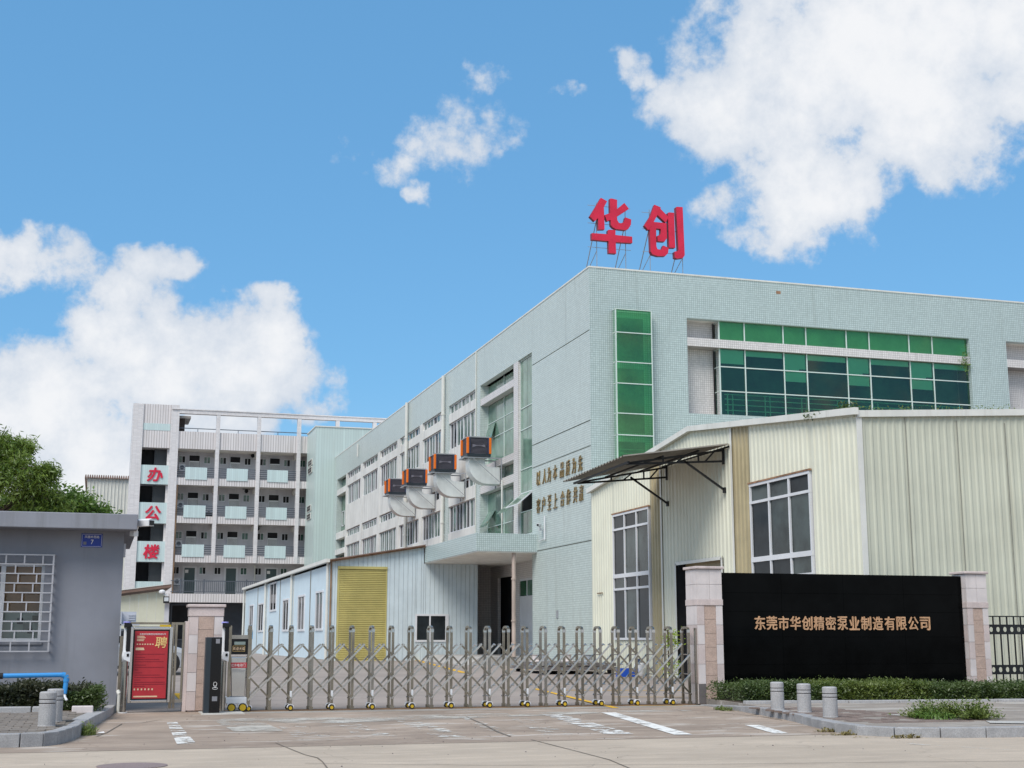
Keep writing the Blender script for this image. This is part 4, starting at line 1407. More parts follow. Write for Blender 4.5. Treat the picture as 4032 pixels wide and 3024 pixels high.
for (z0, z1) in SLABS:
    part('slab_edge', B().box(TX1 - 0.1, 26, YO, YO + 0.2, z0, z1), M_office_v, off)
    part('slab', B().box(TX1 - 0.1, 26, YO + 0.2, YO + 2.2, z0 + 0.1, z1 - 0.15), M_soffit, off)
part('slab_edge', B().box(4.55, 26, YO - 0.3, YO + 0.2, 4.31, 4.98), M_office_v, off)
part('slab', B().box(4.55, 26, YO + 0.2, YO + 2.2, 4.4, 4.8), M_soffit, off)
part('roof_slab', B().box(TX1 - 0.1, 26, YO + 0.2, YO + 2.2, 16.45, 16.8), M_soffit, off)
for c in (8.57, 11.84, 15.09, 18.25):
    for z in (16.2, 13.3, 10.25):
        part('corridor_beam', B().box(c - 0.13, c + 0.13, YO + 0.3, YO + 2.2, z - 0.12, z + 0.25), M_soffit, off)
# doors, windows, panels bay by bay
pan_x = [(6.14, 7.84), (9.38, 11.05), (12.61, 14.27), (15.8, 17.5)]
door_x = [(6.55, 7.36), (9.82, 10.62), (13.05, 13.85), (16.3, 17.1)]
fw = YO + 2.2
wb = B().box(0, 0.55, -0.05, 0, 0, 0.62)
wfm = wb.mesh('small_window')
wfm.materials.append(M_frame)
wpm = B().box(0, 0.2, -0.02, 0, 0, 0.5).mesh('small_pane')
wpm.materials.append(M_greenglass)
wpd = B().box(0, 0.2, -0.02, 0, 0, 0.5).mesh('small_pane_dark')
wpd.materials.append(M_dark)
gatew = B()
gatew.box(0, 0.78, -0.03, 0, 0, 0.07).box(0, 0.78, -0.03, 0, 1.05, 1.12)
for k in range(9):
    gatew.box(0.0 + k * 0.0887, 0.05 + k * 0.0887, -0.035, -0.005, 0.07, 1.05)
gmesh = gatew.mesh('door_gate')
gmesh.materials.append(mat('white_gate_paint', (0.88, 0.88, 0.87), 0.5, var=0.03))
ro = WL[off]


def small_window(x, z):
    o = inst('window', wfm, off, Vector((x, fw, z)) - ro)
    for q in (0.05, 0.30):
        inst('pane', wpd if random.random() < 0.35 else wpm, o, (q, -0.05, 0.06))


for fl, (zf, ztop) in enumerate(((14.1, 16.43), (11.07, 13.53), (7.98, 10.51))):
    for k in range(4):
        dx0, dx1 = door_x[k]
        d = part('door', B().box(dx0 - 0.04, dx1 + 0.04, fw - 0.06, fw, zf - 0.05, zf + 2.12), M_frame, off)
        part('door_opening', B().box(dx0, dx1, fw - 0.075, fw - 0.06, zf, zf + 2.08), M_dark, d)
        inst('door_gate', gmesh, d, Vector((dx0 + 0.01, fw - 0.08, zf + 0.5)) - ro)
        small_window(dx0 - 0.85, zf + 1.42)
        small_window(dx1 + 0.33, zf + 1.42)
        px0, px1 = pan_x[k]
        part('balcony_panel', B().box(px0, px1, YO - 0.06, YO + 0.02, zf - 0.13, zf + 0.85), M_aqua, off)
        # railings left and right of the panel
        c0 = [5.5, 8.72, 11.99, 15.24][k]
        c1 = [8.42, 11.69, 14.94, 18.1][k]
        for (a, c) in ((c0, px0), (px1, c1)):
            b = B()
            for q in range(5):
                z = zf + 0.12 + q * 0.165
                b.box(a, c, YO + 0.05, YO + 0.09, z, z + 0.05)
            part('railing', b, M_rail, off)
for k in range(4):
    dx0, dx1 = door_x[k]
    d = part('door', B().box(dx0 - 0.14, dx1 + 0.14, fw - 0.06, fw, 4.98, 7.22), M_frame, off)
    part('door_leaf', B().box(dx0, dx1, fw - 0.08, fw - 0.06, 4.98, 7.1), M_door, d)
    if k in (0, 2):
        part('notice', B().box(dx0 + 0.05, dx0 + 0.3, fw - 0.09, fw - 0.08, 6.7, 6.95), M_white_print, d)
    small_window(dx0 - 0.95, 6.58)
    small_window(dx1 + 0.32, 6.58)
b = B()
b.box(5.4, 26, YO - 0.28, YO - 0.22, 5.94, 6.0).box(5.4, 26, YO - 0.28, YO - 0.22, 5.10, 5.15)
x = 5.5
while x < 19:
    b.box(x, x + 0.03, YO - 0.27, YO - 0.23, 5.15, 5.94)
    x += 0.155
part('railing', b, M_rail, off)
for x in (6.1, 7.9, 11.2, 14.6, 17.9):
    part('railing_post', B().box(x, x + 0.1, YO - 0.3, YO - 0.2, 4.98, 6.12), M_rail, off)
part('drainpipe', B().tube((12.1, YO + 2.1, 5), (12.1, YO + 2.1, 7.4), 0.06), M_pvc, off)
part('rust_pipe', B().tube((5.58, YO - 0.02, 4.98), (5.58, YO - 0.02, 13.5), 0.06), M_brownpipe, off)
for fl, (zf, nm) in enumerate(((14.1, 'topmost'), (11.07, 'second highest'), (7.98, 'third highest'), (4.98, 'lowest'))):
    t = thing('air_conditioner', 'white air conditioner beside the office stair tower, %s of four' % nm, 'air conditioner', (5.95, YO + 1.7, zf + 0.75), 'air conditioners beside the office stair tower')
    part('case', B().box(5.72, 6.22, YO + 1.55, YO + 1.85, zf + 0.72, zf + 1.28), M_frame, t)
    part('fan_grille', B().lathe((0, 0, 0), [(0.17, 0), (0.17, 0.02)], 14), M_rail, t)
    g_ = t.children[-1]
    g_.data.clear_geometry()
    bb = B()
    bb.v, bb.f = [], []
    n = 14
    for k in range(n):
        a = 2 * pi * k / n
        bb.v.append((0.02 + 0.17 * cos(a), -0.165, 0.25 + 0.17 * sin(a)))
    bb.f.append(tuple(range(n)))
    g_.data.from_pydata(bb.v, [], bb.f)
    part('bracket', B().box(5.72, 6.22, YO + 1.6, YO + 1.7, zf + 0.66, zf + 0.72), M_rail, t)
for ch, (z0, z1), lab in (('办', PAN[0], 'upper'), ('公', PAN[1], 'middle'), ('楼', PAN[2], 'lower')):
    zc = (z0 + z1) / 2
    t = solo('office_sign_character', letter(B(), ch, (3.82, YO - 0.04, zc), 1.22, 1.12, '-y', 0.03, 0.028, 0.12), M_red, 'red brush character %s on the %s aqua panel of the office stair tower' % (ch, lab), 'sign', (3.82, YO - 0.04, zc), 'red characters on the office stair tower', fix=False)
for (px, py, nm) in ((1195, 1795, 'top'), (1170, 1935, 'second'), (1018, 2082, 'third')):
    if nm == 'third':
        px = 1215
    p = at_y(px - 200, py, YO + 1.8)
    solo('corridor_fan', B().ball((p.x, p.y, p.z + 0.02), 0.16, 0.13, 0.18, 8, 5).box(p.x - 0.3, p.x + 0.3, p.y - 0.03, p.y + 0.03, p.z + 0.16, p.z + 0.21), M_dark, 'small dark fixture hanging under the ceiling of the %s open office corridor from above' % nm, 'light fixture', (p.x, p.y, p.z), 'dark fixtures under the office corridor ceilings')
p = at_y(823, 2023, YO + 0.6)
b = B()
for k in range(9):
    b.ball((p.x - 0.5 + k * 0.12, p.y, 11.2 + 0.12 * random.random()), 0.14, 0.2, 0.18 + 0.08 * random.random(), 7, 4)
solo('heap_of_bags', b, M_slate, 'dark heap of bags behind the second storey railing of the office', 'bags', (p.x, p.y, 11.07))

# far cream building at left
far_b = thing('far_shed', 'cream sheet-clad building with a brown roof edge beyond the office stair tower', 'building', (0, 126, 0.5))
b = corr(B(), (-1.4, 125.0), (1, 0), 5.5, (0, -1), 15.55, 0.5, 0.3, 0.05)
part('wall', b, M_farwhite, far_b)
part('side_wall', B().box(-1.4, -1.3, 125.05, 140, 0.5, 15.5), M_farwhite, far_b)
b = B()
x = -1.65
while x < 4:
    b.prism([(x, 15.5), (x + 0.18, 15.5), (x + 0.13, 15.78), (x + 0.05, 15.78)], 'y', 124.7, 138)
    x += 0.19
part('roof', b, M_roofbrown, far_b)

# low cream shed in front of the office
low = thing('low_shed', 'low cream panel shed with sloping dark roof edge behind the guard house', 'shed', (0, 61, 0.5))
x = -3.0
while x < 2.7:
    e = min(2.76, x + 0.36)
    zt = lambda q: 3.28 + (q - 0.99) * 0.145
    part('panel', B().prism([(x, 0.5), (e - 0.012, 0.5), (e - 0.012, zt(e)), (x, zt(x))], 'y', 60.0, 60.08), M_pale_cream, low)
    x += 0.36
part('roof_edge', B().prism([(-3.2, 2.78), (2.98, 3.66), (2.98, 3.78), (-3.2, 2.92)], 'y', 59.7, 66), M_roofbrown, low)
part('roof_flashing', B().prism([(-3.2, 2.93), (2.98, 3.785), (2.98, 3.81), (-3.2, 2.955)], 'y', 59.68, 66), M_trim, low)
fl = thing('floodlight', 'black floodlight with a white bracket at the corner of the low cream shed', 'light', (2.82, 59.6, 3.3))
part('lamp_head', B().box(2.66, 2.9, 59.4, 59.6, 2.98, 3.26), M_black_steel, fl)
part('lamp_face', B().box(2.69, 2.87, 59.385, 59.4, 3.06, 3.22), M_lamp, fl)
part('arm', B().bar((2.5, 59.6, 3.42), (2.85, 59.55, 3.3), 0.06).ball((2.6, 59.55, 3.45), 0.14, 0.12, 0.1, 8, 5), M_whiteplastic, fl)

# ================================================================== BLUE SHED
bl = thing('blue_shed', 'long low shed clad in pale blue sheets with a yellow roller shutter', 'shed', (13, 75, 0.5))
BX, BY = 10.28, 62.9


def blue_top(x):
    return 5.02 + (x - 10.28) * 0.172


# front wall planks
DX0, DX1, DZ = 10.60, 12.94, 4.80
WX0, WX1, WZ0, WZ1 = 14.30, 15.92, 1.36, 2.65
cuts = [BX + 0.215 * k for k in range(33)] + [17.34]
for q in (DX0, DX1, WX0, WX1, 14.70):
    cuts = [c for c in cuts if abs(c - q) > 0.06] + [q]
cuts.sort()
edges = list(zip(cuts[:-1], cuts[1:]))
for k, (a, c) in enumerate(edges):
    zt0 = blue_top(a) if a < 14.7 else 5.0
    zt1 = blue_top(c) if c < 14.7 else 5.0
    if a < 14.7 <= c:
        zt1 = zt0
    spans = [(0.45, None)]
    m_ = (a + c) / 2
    if DX0 < m_ < DX1:
        spans = [(DZ, None)]
    elif WX0 < m_ < WX1:
        spans = [(0.45, WZ0), (WZ1, None)]
    for (z0, z1) in spans:
        za, zb = (zt0, zt1) if z1 is None else (z1, z1)
        part('plank', B().prism([(a + 0.006, z0), (c - 0.006, z0), (c - 0.006, zb), (a + 0.006, za)], 'y', BY, BY + 0.04), M_blue_front, bl)
part('backing', B().prism([(BX + 0.05, 0.45), (DX0, 0.45), (DX0, DZ), (DX1, DZ), (DX1, 0.45), (17.3, 0.45), (17.3, 4.98), (14.7, 4.98), (14.65, blue_top(14.6)), (BX + 0.05, blue_top(BX))], 'y', BY + 0.045, BY + 0.06), M_seam, bl)
part('fascia', B().prism([(BX - 0.05, blue_top(BX) - 0.02), (14.71, blue_top(14.71) - 0.02), (14.71, blue_top(14.71) + 0.05), (BX - 0.05, blue_top(BX) + 0.05)], 'y', BY - 0.2, BY - 0.12), M_rust, bl)
part('roof_sheet', B().prism([(BX - 0.1, blue_top(BX) + 0.05), (14.71, blue_top(14.71) + 0.05), (14.71, blue_top(14.71) + 0.10), (BX - 0.1, blue_top(BX) + 0.10)], 'y', BY - 0.3, 100.6), M_roofbrown, bl)
part('gutter', B().box(BX - 0.28, BX - 0.1, BY - 0.3, 100.7, 4.98, 5.14), M_trim, bl)
sh = part('roller_shutter', B().box(DX0, DX0 + 0.09, BY - 0.02, BY + 0.06, 0.45, DZ).box(DX1 - 0.06, DX1, BY - 0.02, BY + 0.06, 0.45, DZ).box(DX0, DX1, BY - 0.06, BY + 0.06, DZ - 0.1, DZ + 0.02), M_shutter, bl)
z = 0.47
sm = B().prism([(BY + 0.02, 0), (BY - 0.012, 0.02), (BY - 0.012, 0.06), (BY + 0.02, 0.082)], 'x', DX0 + 0.09, DX1 - 0.06).mesh('slat', WL[bl])
sm.materials.append(M_shutter)
while z < DZ - 0.12:
    inst('slat', sm, sh, (0, 0, z))
    z += 0.084
ww = part('window', B().box(WX0, WX1, BY - 0.04, BY + 0.05, WZ0, WZ0 + 0.09).box(WX0, WX1, BY - 0.04, BY + 0.05, WZ1 - 0.09, WZ1).box(WX0, WX0 + 0.09, BY - 0.04, BY + 0.05, WZ0 + 0.09, WZ1 - 0.09).box(WX1 - 0.16, WX1, BY - 0.04, BY + 0.05, WZ0 + 0.09, WZ1 - 0.09).box(14.98, 15.05, BY - 0.04, BY + 0.05, WZ0 + 0.09, WZ1 - 0.09), M_frame, bl)
part('pane', B().box(WX0 + 0.09, 14.98, BY, BY + 0.02, WZ0 + 0.09, WZ1 - 0.09), M_darkglass, ww)
part('pane', B().box(15.05, WX1 - 0.16, BY, BY + 0.02, WZ0 + 0.09, WZ1 - 0.09), M_darkglass, ww)
# long side wall
seams = [62.9, 69.05, 75.2, 80.95, 87.3, 92.6, 100.5]
wins = [(64.85, 67.05, 1.95, 3.74), (70.8, 73.2, 1.95, 3.72), (76.9, 79.4, 1.97, 3.70), (82.6, 85.8, 3.2, 4.85), (89.0, 91.9, 2.0, 3.75), (94.9, 97.3, 2.1, 3.78)]
for k in range(6):
    a, c = seams[k], seams[k + 1]
    wy0, wy1, wz0, wz1 = wins[k]
    b = B().box(BX, BX + 0.05, a + 0.06, wy0, 0.5, 5.0).box(BX, BX + 0.05, wy1, c - 0.06, 0.5, 5.0).box(BX, BX + 0.05, wy0, wy1, 0.5, wz0).box(BX, BX + 0.05, wy0, wy1, wz1, 5.0)
    part('panel', b, M_blue_side, bl)
    wf = part('window', B().box(BX - 0.055, BX + 0.035, wy0 - 0.02, wy1 + 0.02, wz0 - 0.06, wz0 + 0.05).box(BX - 0.055, BX + 0.035, wy0 - 0.02, wy1 + 0.02, wz1 - 0.05, wz1 + 0.05).box(BX - 0.05, BX + 0.03, wy0, wy0 + 0.12, wz0, wz1).box(BX - 0.05, BX + 0.03, wy1 - 0.12, wy1, wz0, wz1).box(BX - 0.03, BX + 0.03, (wy0 + wy1) / 2 - 0.06, (wy0 + wy1) / 2 + 0.06, wz0, wz1), M_frame, bl)
    for (p0, p1) in ((wy0 + 0.12, (wy0 + wy1) / 2 - 0.06), ((wy0 + wy1) / 2 + 0.06, wy1 - 0.12)):
        part('pane', B().box(BX, BX + 0.02, p0, p1, wz0 + 0.05, wz1 - 0.05), M_darkglass, wf)
for k, s in enumerate(seams):
    if k % 2 == 0:
        part('downpipe', B().tube((BX - 0.1, s + 0.25, 0.5), (BX - 0.1, s + 0.25, 5.0), 0.07), M_pvc, bl)
        part('seam', B().box(BX - 0.01, BX + 0.05, s - 0.05, s + 0.12, 0.5, 5.0), M_brownpipe if k == 0 else M_pvc, bl)
    else:
        part('seam', B().box(BX - 0.02, BX + 0.05, s - 0.09, s + 0.09, 0.5, 5.0), M_seam, bl)
part('roof', B().prism([(BX, 5.0), (17.3, 6.3), (17.3, 6.2), (BX, 4.9)], 'y', 63.2, 100.5), M_roofbrown, bl)
part('footing', B().box(BX - 0.06, BX + 0.1, BY, 100.5, 0.4, 0.56), M_conc, bl)

# ================================================================== CREAM SHED (right)
ys = thing('cream_shed', 'tall cream corrugated workshop with gable roof, dark windows and a lean-to awning', 'workshop', (19, 38, 0.3))
XS = 17.15


def roof_z(y):
    return 7.78 - abs(y - 37.6) * (0.100 if y < 37.6 else 0.108)


def wall_seg(ya, yb, z0, z1, m, label=None):
    """ribbed wall between ya > yb on the gable wall, facing -x"""
    b = corr(B(), (XS, ya), (0, -1), ya - yb, (-1, 0), (lambda t: roof_z(ya - t)) if z1 is None else z1, z0, 0.235, 0.032)
    return part('wall_sheet', b, m, ys, label=label, fix=False)


wall_seg(46.6, 44.36, 0.3, None, M_cream)
wall_seg(44.36, 41.02, 5.78, None, M_cream)
wall_seg(44.36, 41.02, 0.3, 1.45, M_cream)
wall_seg(41.0, 40.07, 0.3, None, M_frp, 'brown translucent ribbed sheet beside the far window')
wall_seg(40.05, 39.03, 0.3, None, M_cream)
wall_seg(39.03, 35.72, 3.80, None, M_cream)
wall_seg(35.72, 34.92, 0.3, None, M_cream)
wall_seg(34.9, 33.86, 0.3, None, M_frp, 'brown translucent ribbed sheet beside the near window')
wall_seg(33.84, 30.42, 5.72, None, M_cream)
wall_seg(33.84, 30.42, 0.3, 1.45, M_cream)
wall_seg(30.42, 28.15, 0.3, None, M_cream)
# white corner strips
for (y, m) in ((40.06, M_trim), (34.91, M_trim), (39.03, M_trim), (35.72, M_trim)):
    part('trim', B().box(XS - 0.045, XS - 0.034, y - 0.05, y + 0.05, 0.3 if y not in (39.03, 35.72) else 0.3, (3.8 if y in (39.03, 35.72) else roof_z(y) - 0.05)), m, ys)
part('corner_trim', B().box(XS - 0.05, XS + 0.08, 28.09, 28.13, 0.3, 6.82), M_trim, ys)
part('trim', B().box(XS - 0.045, XS - 0.034, 35.72, 39.03, 3.74, 3.84), M_trim, ys)
part('gable_flashing', B().prism([(28.0, 6.75), (37.6, 7.74), (46.7, 6.75), (46.7, 6.92), (37.6, 7.90), (28.0, 6.92)], 'x', XS - 0.16, XS - 0.05), M_trim, ys)
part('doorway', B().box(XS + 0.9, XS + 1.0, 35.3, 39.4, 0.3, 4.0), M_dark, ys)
part('door_lintel', B().box(XS + 0.3, XS + 0.45, 35.8, 39.0, 3.55, 3.8), M_frp, ys)
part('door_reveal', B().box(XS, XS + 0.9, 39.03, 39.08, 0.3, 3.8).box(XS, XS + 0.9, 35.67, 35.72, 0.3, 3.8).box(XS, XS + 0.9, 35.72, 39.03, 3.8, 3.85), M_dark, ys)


def shed_window(ya, yb, zs, ncol, lab):
    b = B()
    T = 0.07
    for z in zs:
        t_ = 0.13 if abs(z - 3.62) < 0.05 else T
        b.box(XS - 0.07, XS + 0.025, yb - 0.004, ya + 0.004, z - t_ / 2 - 0.002, z + t_ / 2 + 0.002)
    for k in range(ncol + 1):
        y = yb + (ya - yb) * k / ncol
        y = min(ya - T / 2, max(yb + T / 2, y))
        b.box(XS - 0.065, XS + 0.02, y - T / 2, y + T / 2, zs[0], zs[-1])
    f = part('window', b, M_frame, ys, label=lab)
    for z0, z1 in zip(zs[:-1], zs[1:]):
        for k in range(ncol):
            a = yb + (ya - yb) * k / ncol + T / 2
            c = yb + (ya - yb) * (k + 1) / ncol - T / 2
            part('pane', B().box(XS - 0.02, XS - 0.005, a, c, z0 + T / 2, z1 - T / 2), M_darkglass if random.random() < 0.55 else M_darkglass2, f)
    part('rusty_lintel', B().box(XS - 0.085, XS - 0.02, yb - 0.05, ya + 0.05, zs[-1] + 0.04, zs[-1] + 0.085), M_rust, f)
    return f


shed_window(44.32, 41.05, [1.50, 3.17, 3.62, 5.22, 5.72], 3, 'far tall window of twelve dark panes')
shed_window(33.80, 30.45, [1.50, 3.10, 3.62, 5.18, 5.66], 3, 'near tall window of dark panes')
# eave wall towards the street
b = corr(B(), (XS, 28.15), (1, 0), 16, (0, -1), lambda t: 6.84 + 0.055 * min(t, 8), 0.3, 0.205, 0.02)
part('eave_wall', b, M_cream_shaded, ys, fix=False)
part('eave_trim', B().prism([(XS - 0.05, 6.70), (XS + 9, 7.20), (XS + 9, 7.36), (XS - 0.05, 6.86)], 'y', 28.05, 28.11), M_trim, ys)
for xx in (XS + 1.28, XS + 2.72, XS + 4.1):
    part('sheet_lap', B().box(xx, xx + 0.012, 28.118, 28.13, 0.3, 6.75), M_seam, ys)
part('roof', B().prism([(28.25, 6.80), (37.6, 7.80), (47.0, 6.86), (47.0, 6.80), (37.6, 7.74), (28.25, 6.74)], 'x', XS - 0.05, 33), M_cream_shaded, ys)
# awning
aw = part('awning', B().box(XS - 0.05, XS - 0.03, 35.0, 39.9, 6.90, 6.95), M_black_steel, ys, label='brown sheet awning on two black steel trusses over the doorway')
b = B()
yy = 34.95
prof = []
while yy < 40.0:
    prof += [(yy, 0.0), (yy + 0.06, 0.0), (yy + 0.085, 0.045), (yy + 0.155, 0.045), (yy + 0.18, 0.0)]
    yy += 0.24
i = 0
for (y, h) in prof:
    b.v.append((XS - 0.05, y, 6.98 + h))
    b.v.append((13.85, y, 6.36 + h + (39.9 - y) * 0.03))
for k in range(len(prof) - 1):
    a = 2 * k
    b.f.append((a, a + 1, a + 3, a + 2))
part('sheet', b, M_awn, aw, fix=False)
part('front_rail', B().bar((14.05, 35.1, 6.37), (14.05, 39.7, 6.27), 0.06), M_black_steel, aw)
part('purlin', B().bar((15.1, 35.1, 6.58), (15.1, 39.7, 6.5), 0.05).bar((16.2, 35.1, 6.78), (16.2, 39.7, 6.7), 0.05), M_black_steel, aw)
for yt, zo in ((39.47, 0.0), (35.35, 0.10)):
    b = B()
    b.bar((XS - 0.06, yt, 6.86), (14.08, yt, 6.27 + zo), 0.055)
    b.bar((XS - 0.06, yt, 6.54), (14.08, yt, 6.25 + zo), 0.055)
    b.bar((XS - 0.07, yt, 6.45), (XS - 0.07, yt, 6.90), 0.06)
    for (xa, xb) in ((16.8, 16.5), (16.3, 16.3), (15.9, 15.6), (15.2, 15.2)):
        f = lambda q: (XS - 0.06 - q) / (XS - 0.06 - 14.08)
        b.bar((xa, yt, 6.86 - f(xa) * (0.59 - zo)), (xb, yt, 6.54 - f(xb) * (0.29 - zo)), 0.04)
    b.bar((15.85, yt, 6.50), (XS - 0.05, yt, 5.70), 0.055)
    b.box(XS - 0.09, XS - 0.03, yt - 0.06, yt + 0.06, 5.62, 5.78)
    part('truss', b, M_black_steel, aw)
part('small_pipe', B().tube((XS - 0.06, 45.9, 3.1), (XS - 0.06, 45.4, 3.1), 0.02), M_brownpipe, ys)

# ================================================================== SIGN WALL, PILLARS, FENCE
YW = 25.75
sw = thing('sign_wall', 'black polished granite wall carrying the company name in copper characters', 'sign wall', (15, YW + 0.2, 0.33))
nx, zsb = 4, [0.33, 0.98, 1.54, 2.06, 2.44, 2.85]
for r in range(5):
    for c in range(nx):
        a = 12.225 + (18.06 - 12.225) * c / nx
        e = 12.225 + (18.06 - 12.225) * (c + 1) / nx
        d = random.uniform(-0.0015, 0.0015)
        part('granite_slab', B().box(a + 0.0025, e - 0.0025, YW + d, YW + 0.05, zsb[r] + 0.0025, zsb[r + 1] - 0.0025), M_granite_black, sw)
part('core', B().box(12.23, 18.05, YW + 0.05, YW + 0.38, 0.33, 2.845), M_dark, sw)
txt = '东莞市华创精密泵业制造有限公司'
for k, ch in enumerate(txt):
    px = 2968 + (3664 - 2968) * (k + 0.5) / 15
    p = at_y(px, 2450, YW)
    part('letter', letter(B(), ch, (p.x, YW - 0.012, 1.825 - 0.0), 0.245, 0.285, '-y', 0.012, 0.018), M_copper, sw, fix=False)


def pillar(x0, x1, y0, y1, zb, zt, label, style):
    t = thing('gate_pillar', label, 'pillar', ((x0 + x1) / 2, (y0 + y1) / 2, zb), 'stone gate pillars')
    part('core', B().box(x0 + 0.03, x1 - 0.03, y0 + 0.03, y1 - 0.03, zb, zt - 0.06), M_pinkstone, t)
    zmid = zt - 0.73 if style == 'tall' else zt - 0.22
    g = 0.003
    # upper pale section
    if style == 'tall':
        for (za, zb2) in ((zmid + 0.06, (zmid + zt) / 2), ((zmid + zt) / 2, zt - 0.06)):
            xm = (x0 + x1) / 2
            for (xa, xb) in ((x0, xm), (xm, x1)):
                part('stone', B().box(xa + g, xb - g, y0, y0 + 0.03, za + g, zb2 - g), M_palestone, t)
            ym = (y0 + y1) / 2
            part('stone', B().box(x0, x0 + 0.03, y0 + 0.03 + g, ym - g, za + g, zb2 - g), M_palestone, t)
            part('stone', B().box(x0, x0 + 0.03, ym + g, y1 - g, za + g, zb2 - g), M_palestone, t)
        part('band', B().box(x0 - 0.012, x1 + 0.012, y0 - 0.012, y1 + 0.012, zmid - 0.06, zmid + 0.06), M_pinkstone, t, bevel=0.006)
    else:
        part('band', B().box(x0 - 0.01, x1 + 0.01, y0 - 0.012, y1 + 0.01, zmid, zt - 0.06), M_pinkstone, t, bevel=0.006)
    top = zmid - 0.06 if style == 'tall' else zmid
    # edge stones and rough centre stones
    wdt = (x1 - x0)
    e0, e1 = x0 + wdt * 0.27, x1 - wdt * 0.27
    hs = zb + 0.02
    n = 5 if style == 'tall' else 5
    step = (top - hs) / n
    for k in range(n):
        za, zb2 = hs + k * step, hs + (k + 1) * step
        low_l = M_darkstone if (style == 'tall' and k == 0 and x0 < 12) else (M_palestone if k % 2 else M_pinkstone)
        part('stone', B().box(x0, e0 - g, y0, y0 + 0.03, za + g, zb2 - g), low_l, t)
        part('stone', B().box(e1 + g, x1, y0, y0 + 0.03, za + g, zb2 - g), M_palestone if (k + 1) % 2 else M_pinkstone, t)
        part('stone', B().box(x0, x0 + 0.03, y0 + 0.033, y1 - g, za + g, zb2 - g), M_pinkstone if k % 2 else M_palestone, t)
    m = 7
    st2 = (top - hs) / m
    for k in range(m):
        part('rough_stone', B().box(e0 + g, e1 - g, y0 - 0.004 if style == 'low' else y0 + 0.008, y0 + 0.03, hs + k * st2 + g, hs + (k + 1) * st2 - g), M_tanstone, t)
    part('cap', B().box(x0 - 0.04, x1 + 0.04, y0 - 0.045, y1 + 0.04, zt - 0.055, zt), M_pinkstone, t, bevel=0.012)
    return t


pillar(11.66, 12.215, 25.52, 26.08, 0.2, 2.96, 'tall pink stone pillar between the folding gate and the black sign wall', 'tall')
pillar(1.64, 2.25, 25.85, 26.3, 0.2, 2.13, 'low pink stone pillar between the pedestrian gate and the black kiosk', 'low')
pillar(18.075, 18.6, 25.6, 26.1, 0.33, 2.95, 'tall pink stone pillar between the black sign wall and the iron fence', 'tall')
solo('pillar_edge_board', B().box(1.575, 1.637, 25.9, 26.2, 0.2, 1.82), M_pinkstone, 'narrow pink stone post against the low gate pillar', 'post', (1.6, 26, 0.2))

fe = thing('iron_fence', 'black iron fence with two punched bands beyond the sign wall pillar', 'fence', (20, 25.85, 0.5))
x = 18.70
while x < 21.6:
    part('bar', B().box(x, x + 0.026, 25.84, 25.866, 0.53, 2.0), M_iron, fe)
    x += 0.178
part('rail', B().box(18.6, 21.7, 25.835, 25.87, 1.975, 2.0), M_iron, fe)
part('rail', B().box(18.6, 21.7, 25.835, 25.87, 0.53, 0.56), M_iron, fe)
for (z0, z1) in ((1.61, 1.80), (0.75, 0.93)):
    b = B()
    x = 18.6 + 0.02
    h = (z1 - z0) / 2
    zc = (z0 + z1) / 2
    cell = 0.178
    for c in range(17):
        cx = x + cell * c + 0.015
        n = 16
        for yq in (25.825, 25.835):
            i = len(b.v)
            for k in range(n):
                a = 2 * pi * k / n
                sx, sz = cos(a), sin(a)
                sc = min(cell / 2 / max(1e-6, abs(sx)), h / max(1e-6, abs(sz)))
                b.v.append((cx + sx * sc, yq, zc + sz * sc))
                b.v.append((cx + sx * 0.047, yq, zc + sz * 0.056))
            for k in range(n):
                k2 = (k + 1) % n
                b.f.append((i + 2 * k, i + 2 * k2, i + 2 * k2 + 1, i + 2 * k + 1))
        # rims of the holes
        i = len(b.v)
        for k in range(n):
            a = 2 * pi * k / n
            b.v.append((cx + cos(a) * 0.047, 25.825, zc + sin(a) * 0.056))
            b.v.append((cx + cos(a) * 0.047, 25.835, zc + sin(a) * 0.056))
        for k in range(n):
            k2 = (k + 1) % n
            b.f.append((i + 2 * k, i + 2 * k2, i + 2 * k2 + 1, i + 2 * k + 1))
    b.box(18.6, 21.65, 25.82, 25.84, z1 - 0.012, z1 + 0.012).box(18.6, 21.65, 25.82, 25.84, z0 - 0.012, z0 + 0.012)
    part('punched_band', b, M_iron, fe, fix=False)
fb_ = solo('fence_footing', B().box(18.6, 22, 25.8, 26.0, 0.33, 0.53), M_conc, 'low concrete footing under the black iron fence', 'wall', (20, 25.9, 0.33))

# ================================================================== FOLDING GATE
fg = thing('folding_gate', 'stainless steel folding gate of arched posts and crossed bars on small yellow wheels', 'gate', (7, 25.78, 0.2))
pxs = [985, 1076, 1158, 1241, 1321, 1401, 1480, 1558, 1636, 1712, 1787, 1861, 1934, 2006, 2078, 2150, 2221, 2290, 2360, 2428, 2496, 2563, 2630, 2697]
YF, YB_ = 25.62, 25.95
gxs = [at_y(px, 2475, (YF + YB_) / 2).x for px in pxs]
gxs = [gxs[0] + (gxs[-1] - gxs[0]) * k / 23 for k in range(24)]
dxp = gxs[1] - gxs[0]
ZT = 1.74


def gate_frame(x, wheels):
    b = B()
    for y in (YF, YB_):
        b.box(x - 0.022, x + 0.022, y - 0.022, y + 0.022, 0.26, ZT - 0.10)
    # arched head
    prev = None
    for k in range(9):
        a = pi * k / 8
        p = (x, (YF + YB_) / 2 - (YB_ - YF) / 2 * cos(a), ZT - 0.10 + 0.09 * sin(a) ** 0.5 if 0 < k < 8 else ZT - 0.10)
        if prev:
            b.bar(prev, p, 0.044)
        prev = p
    return b


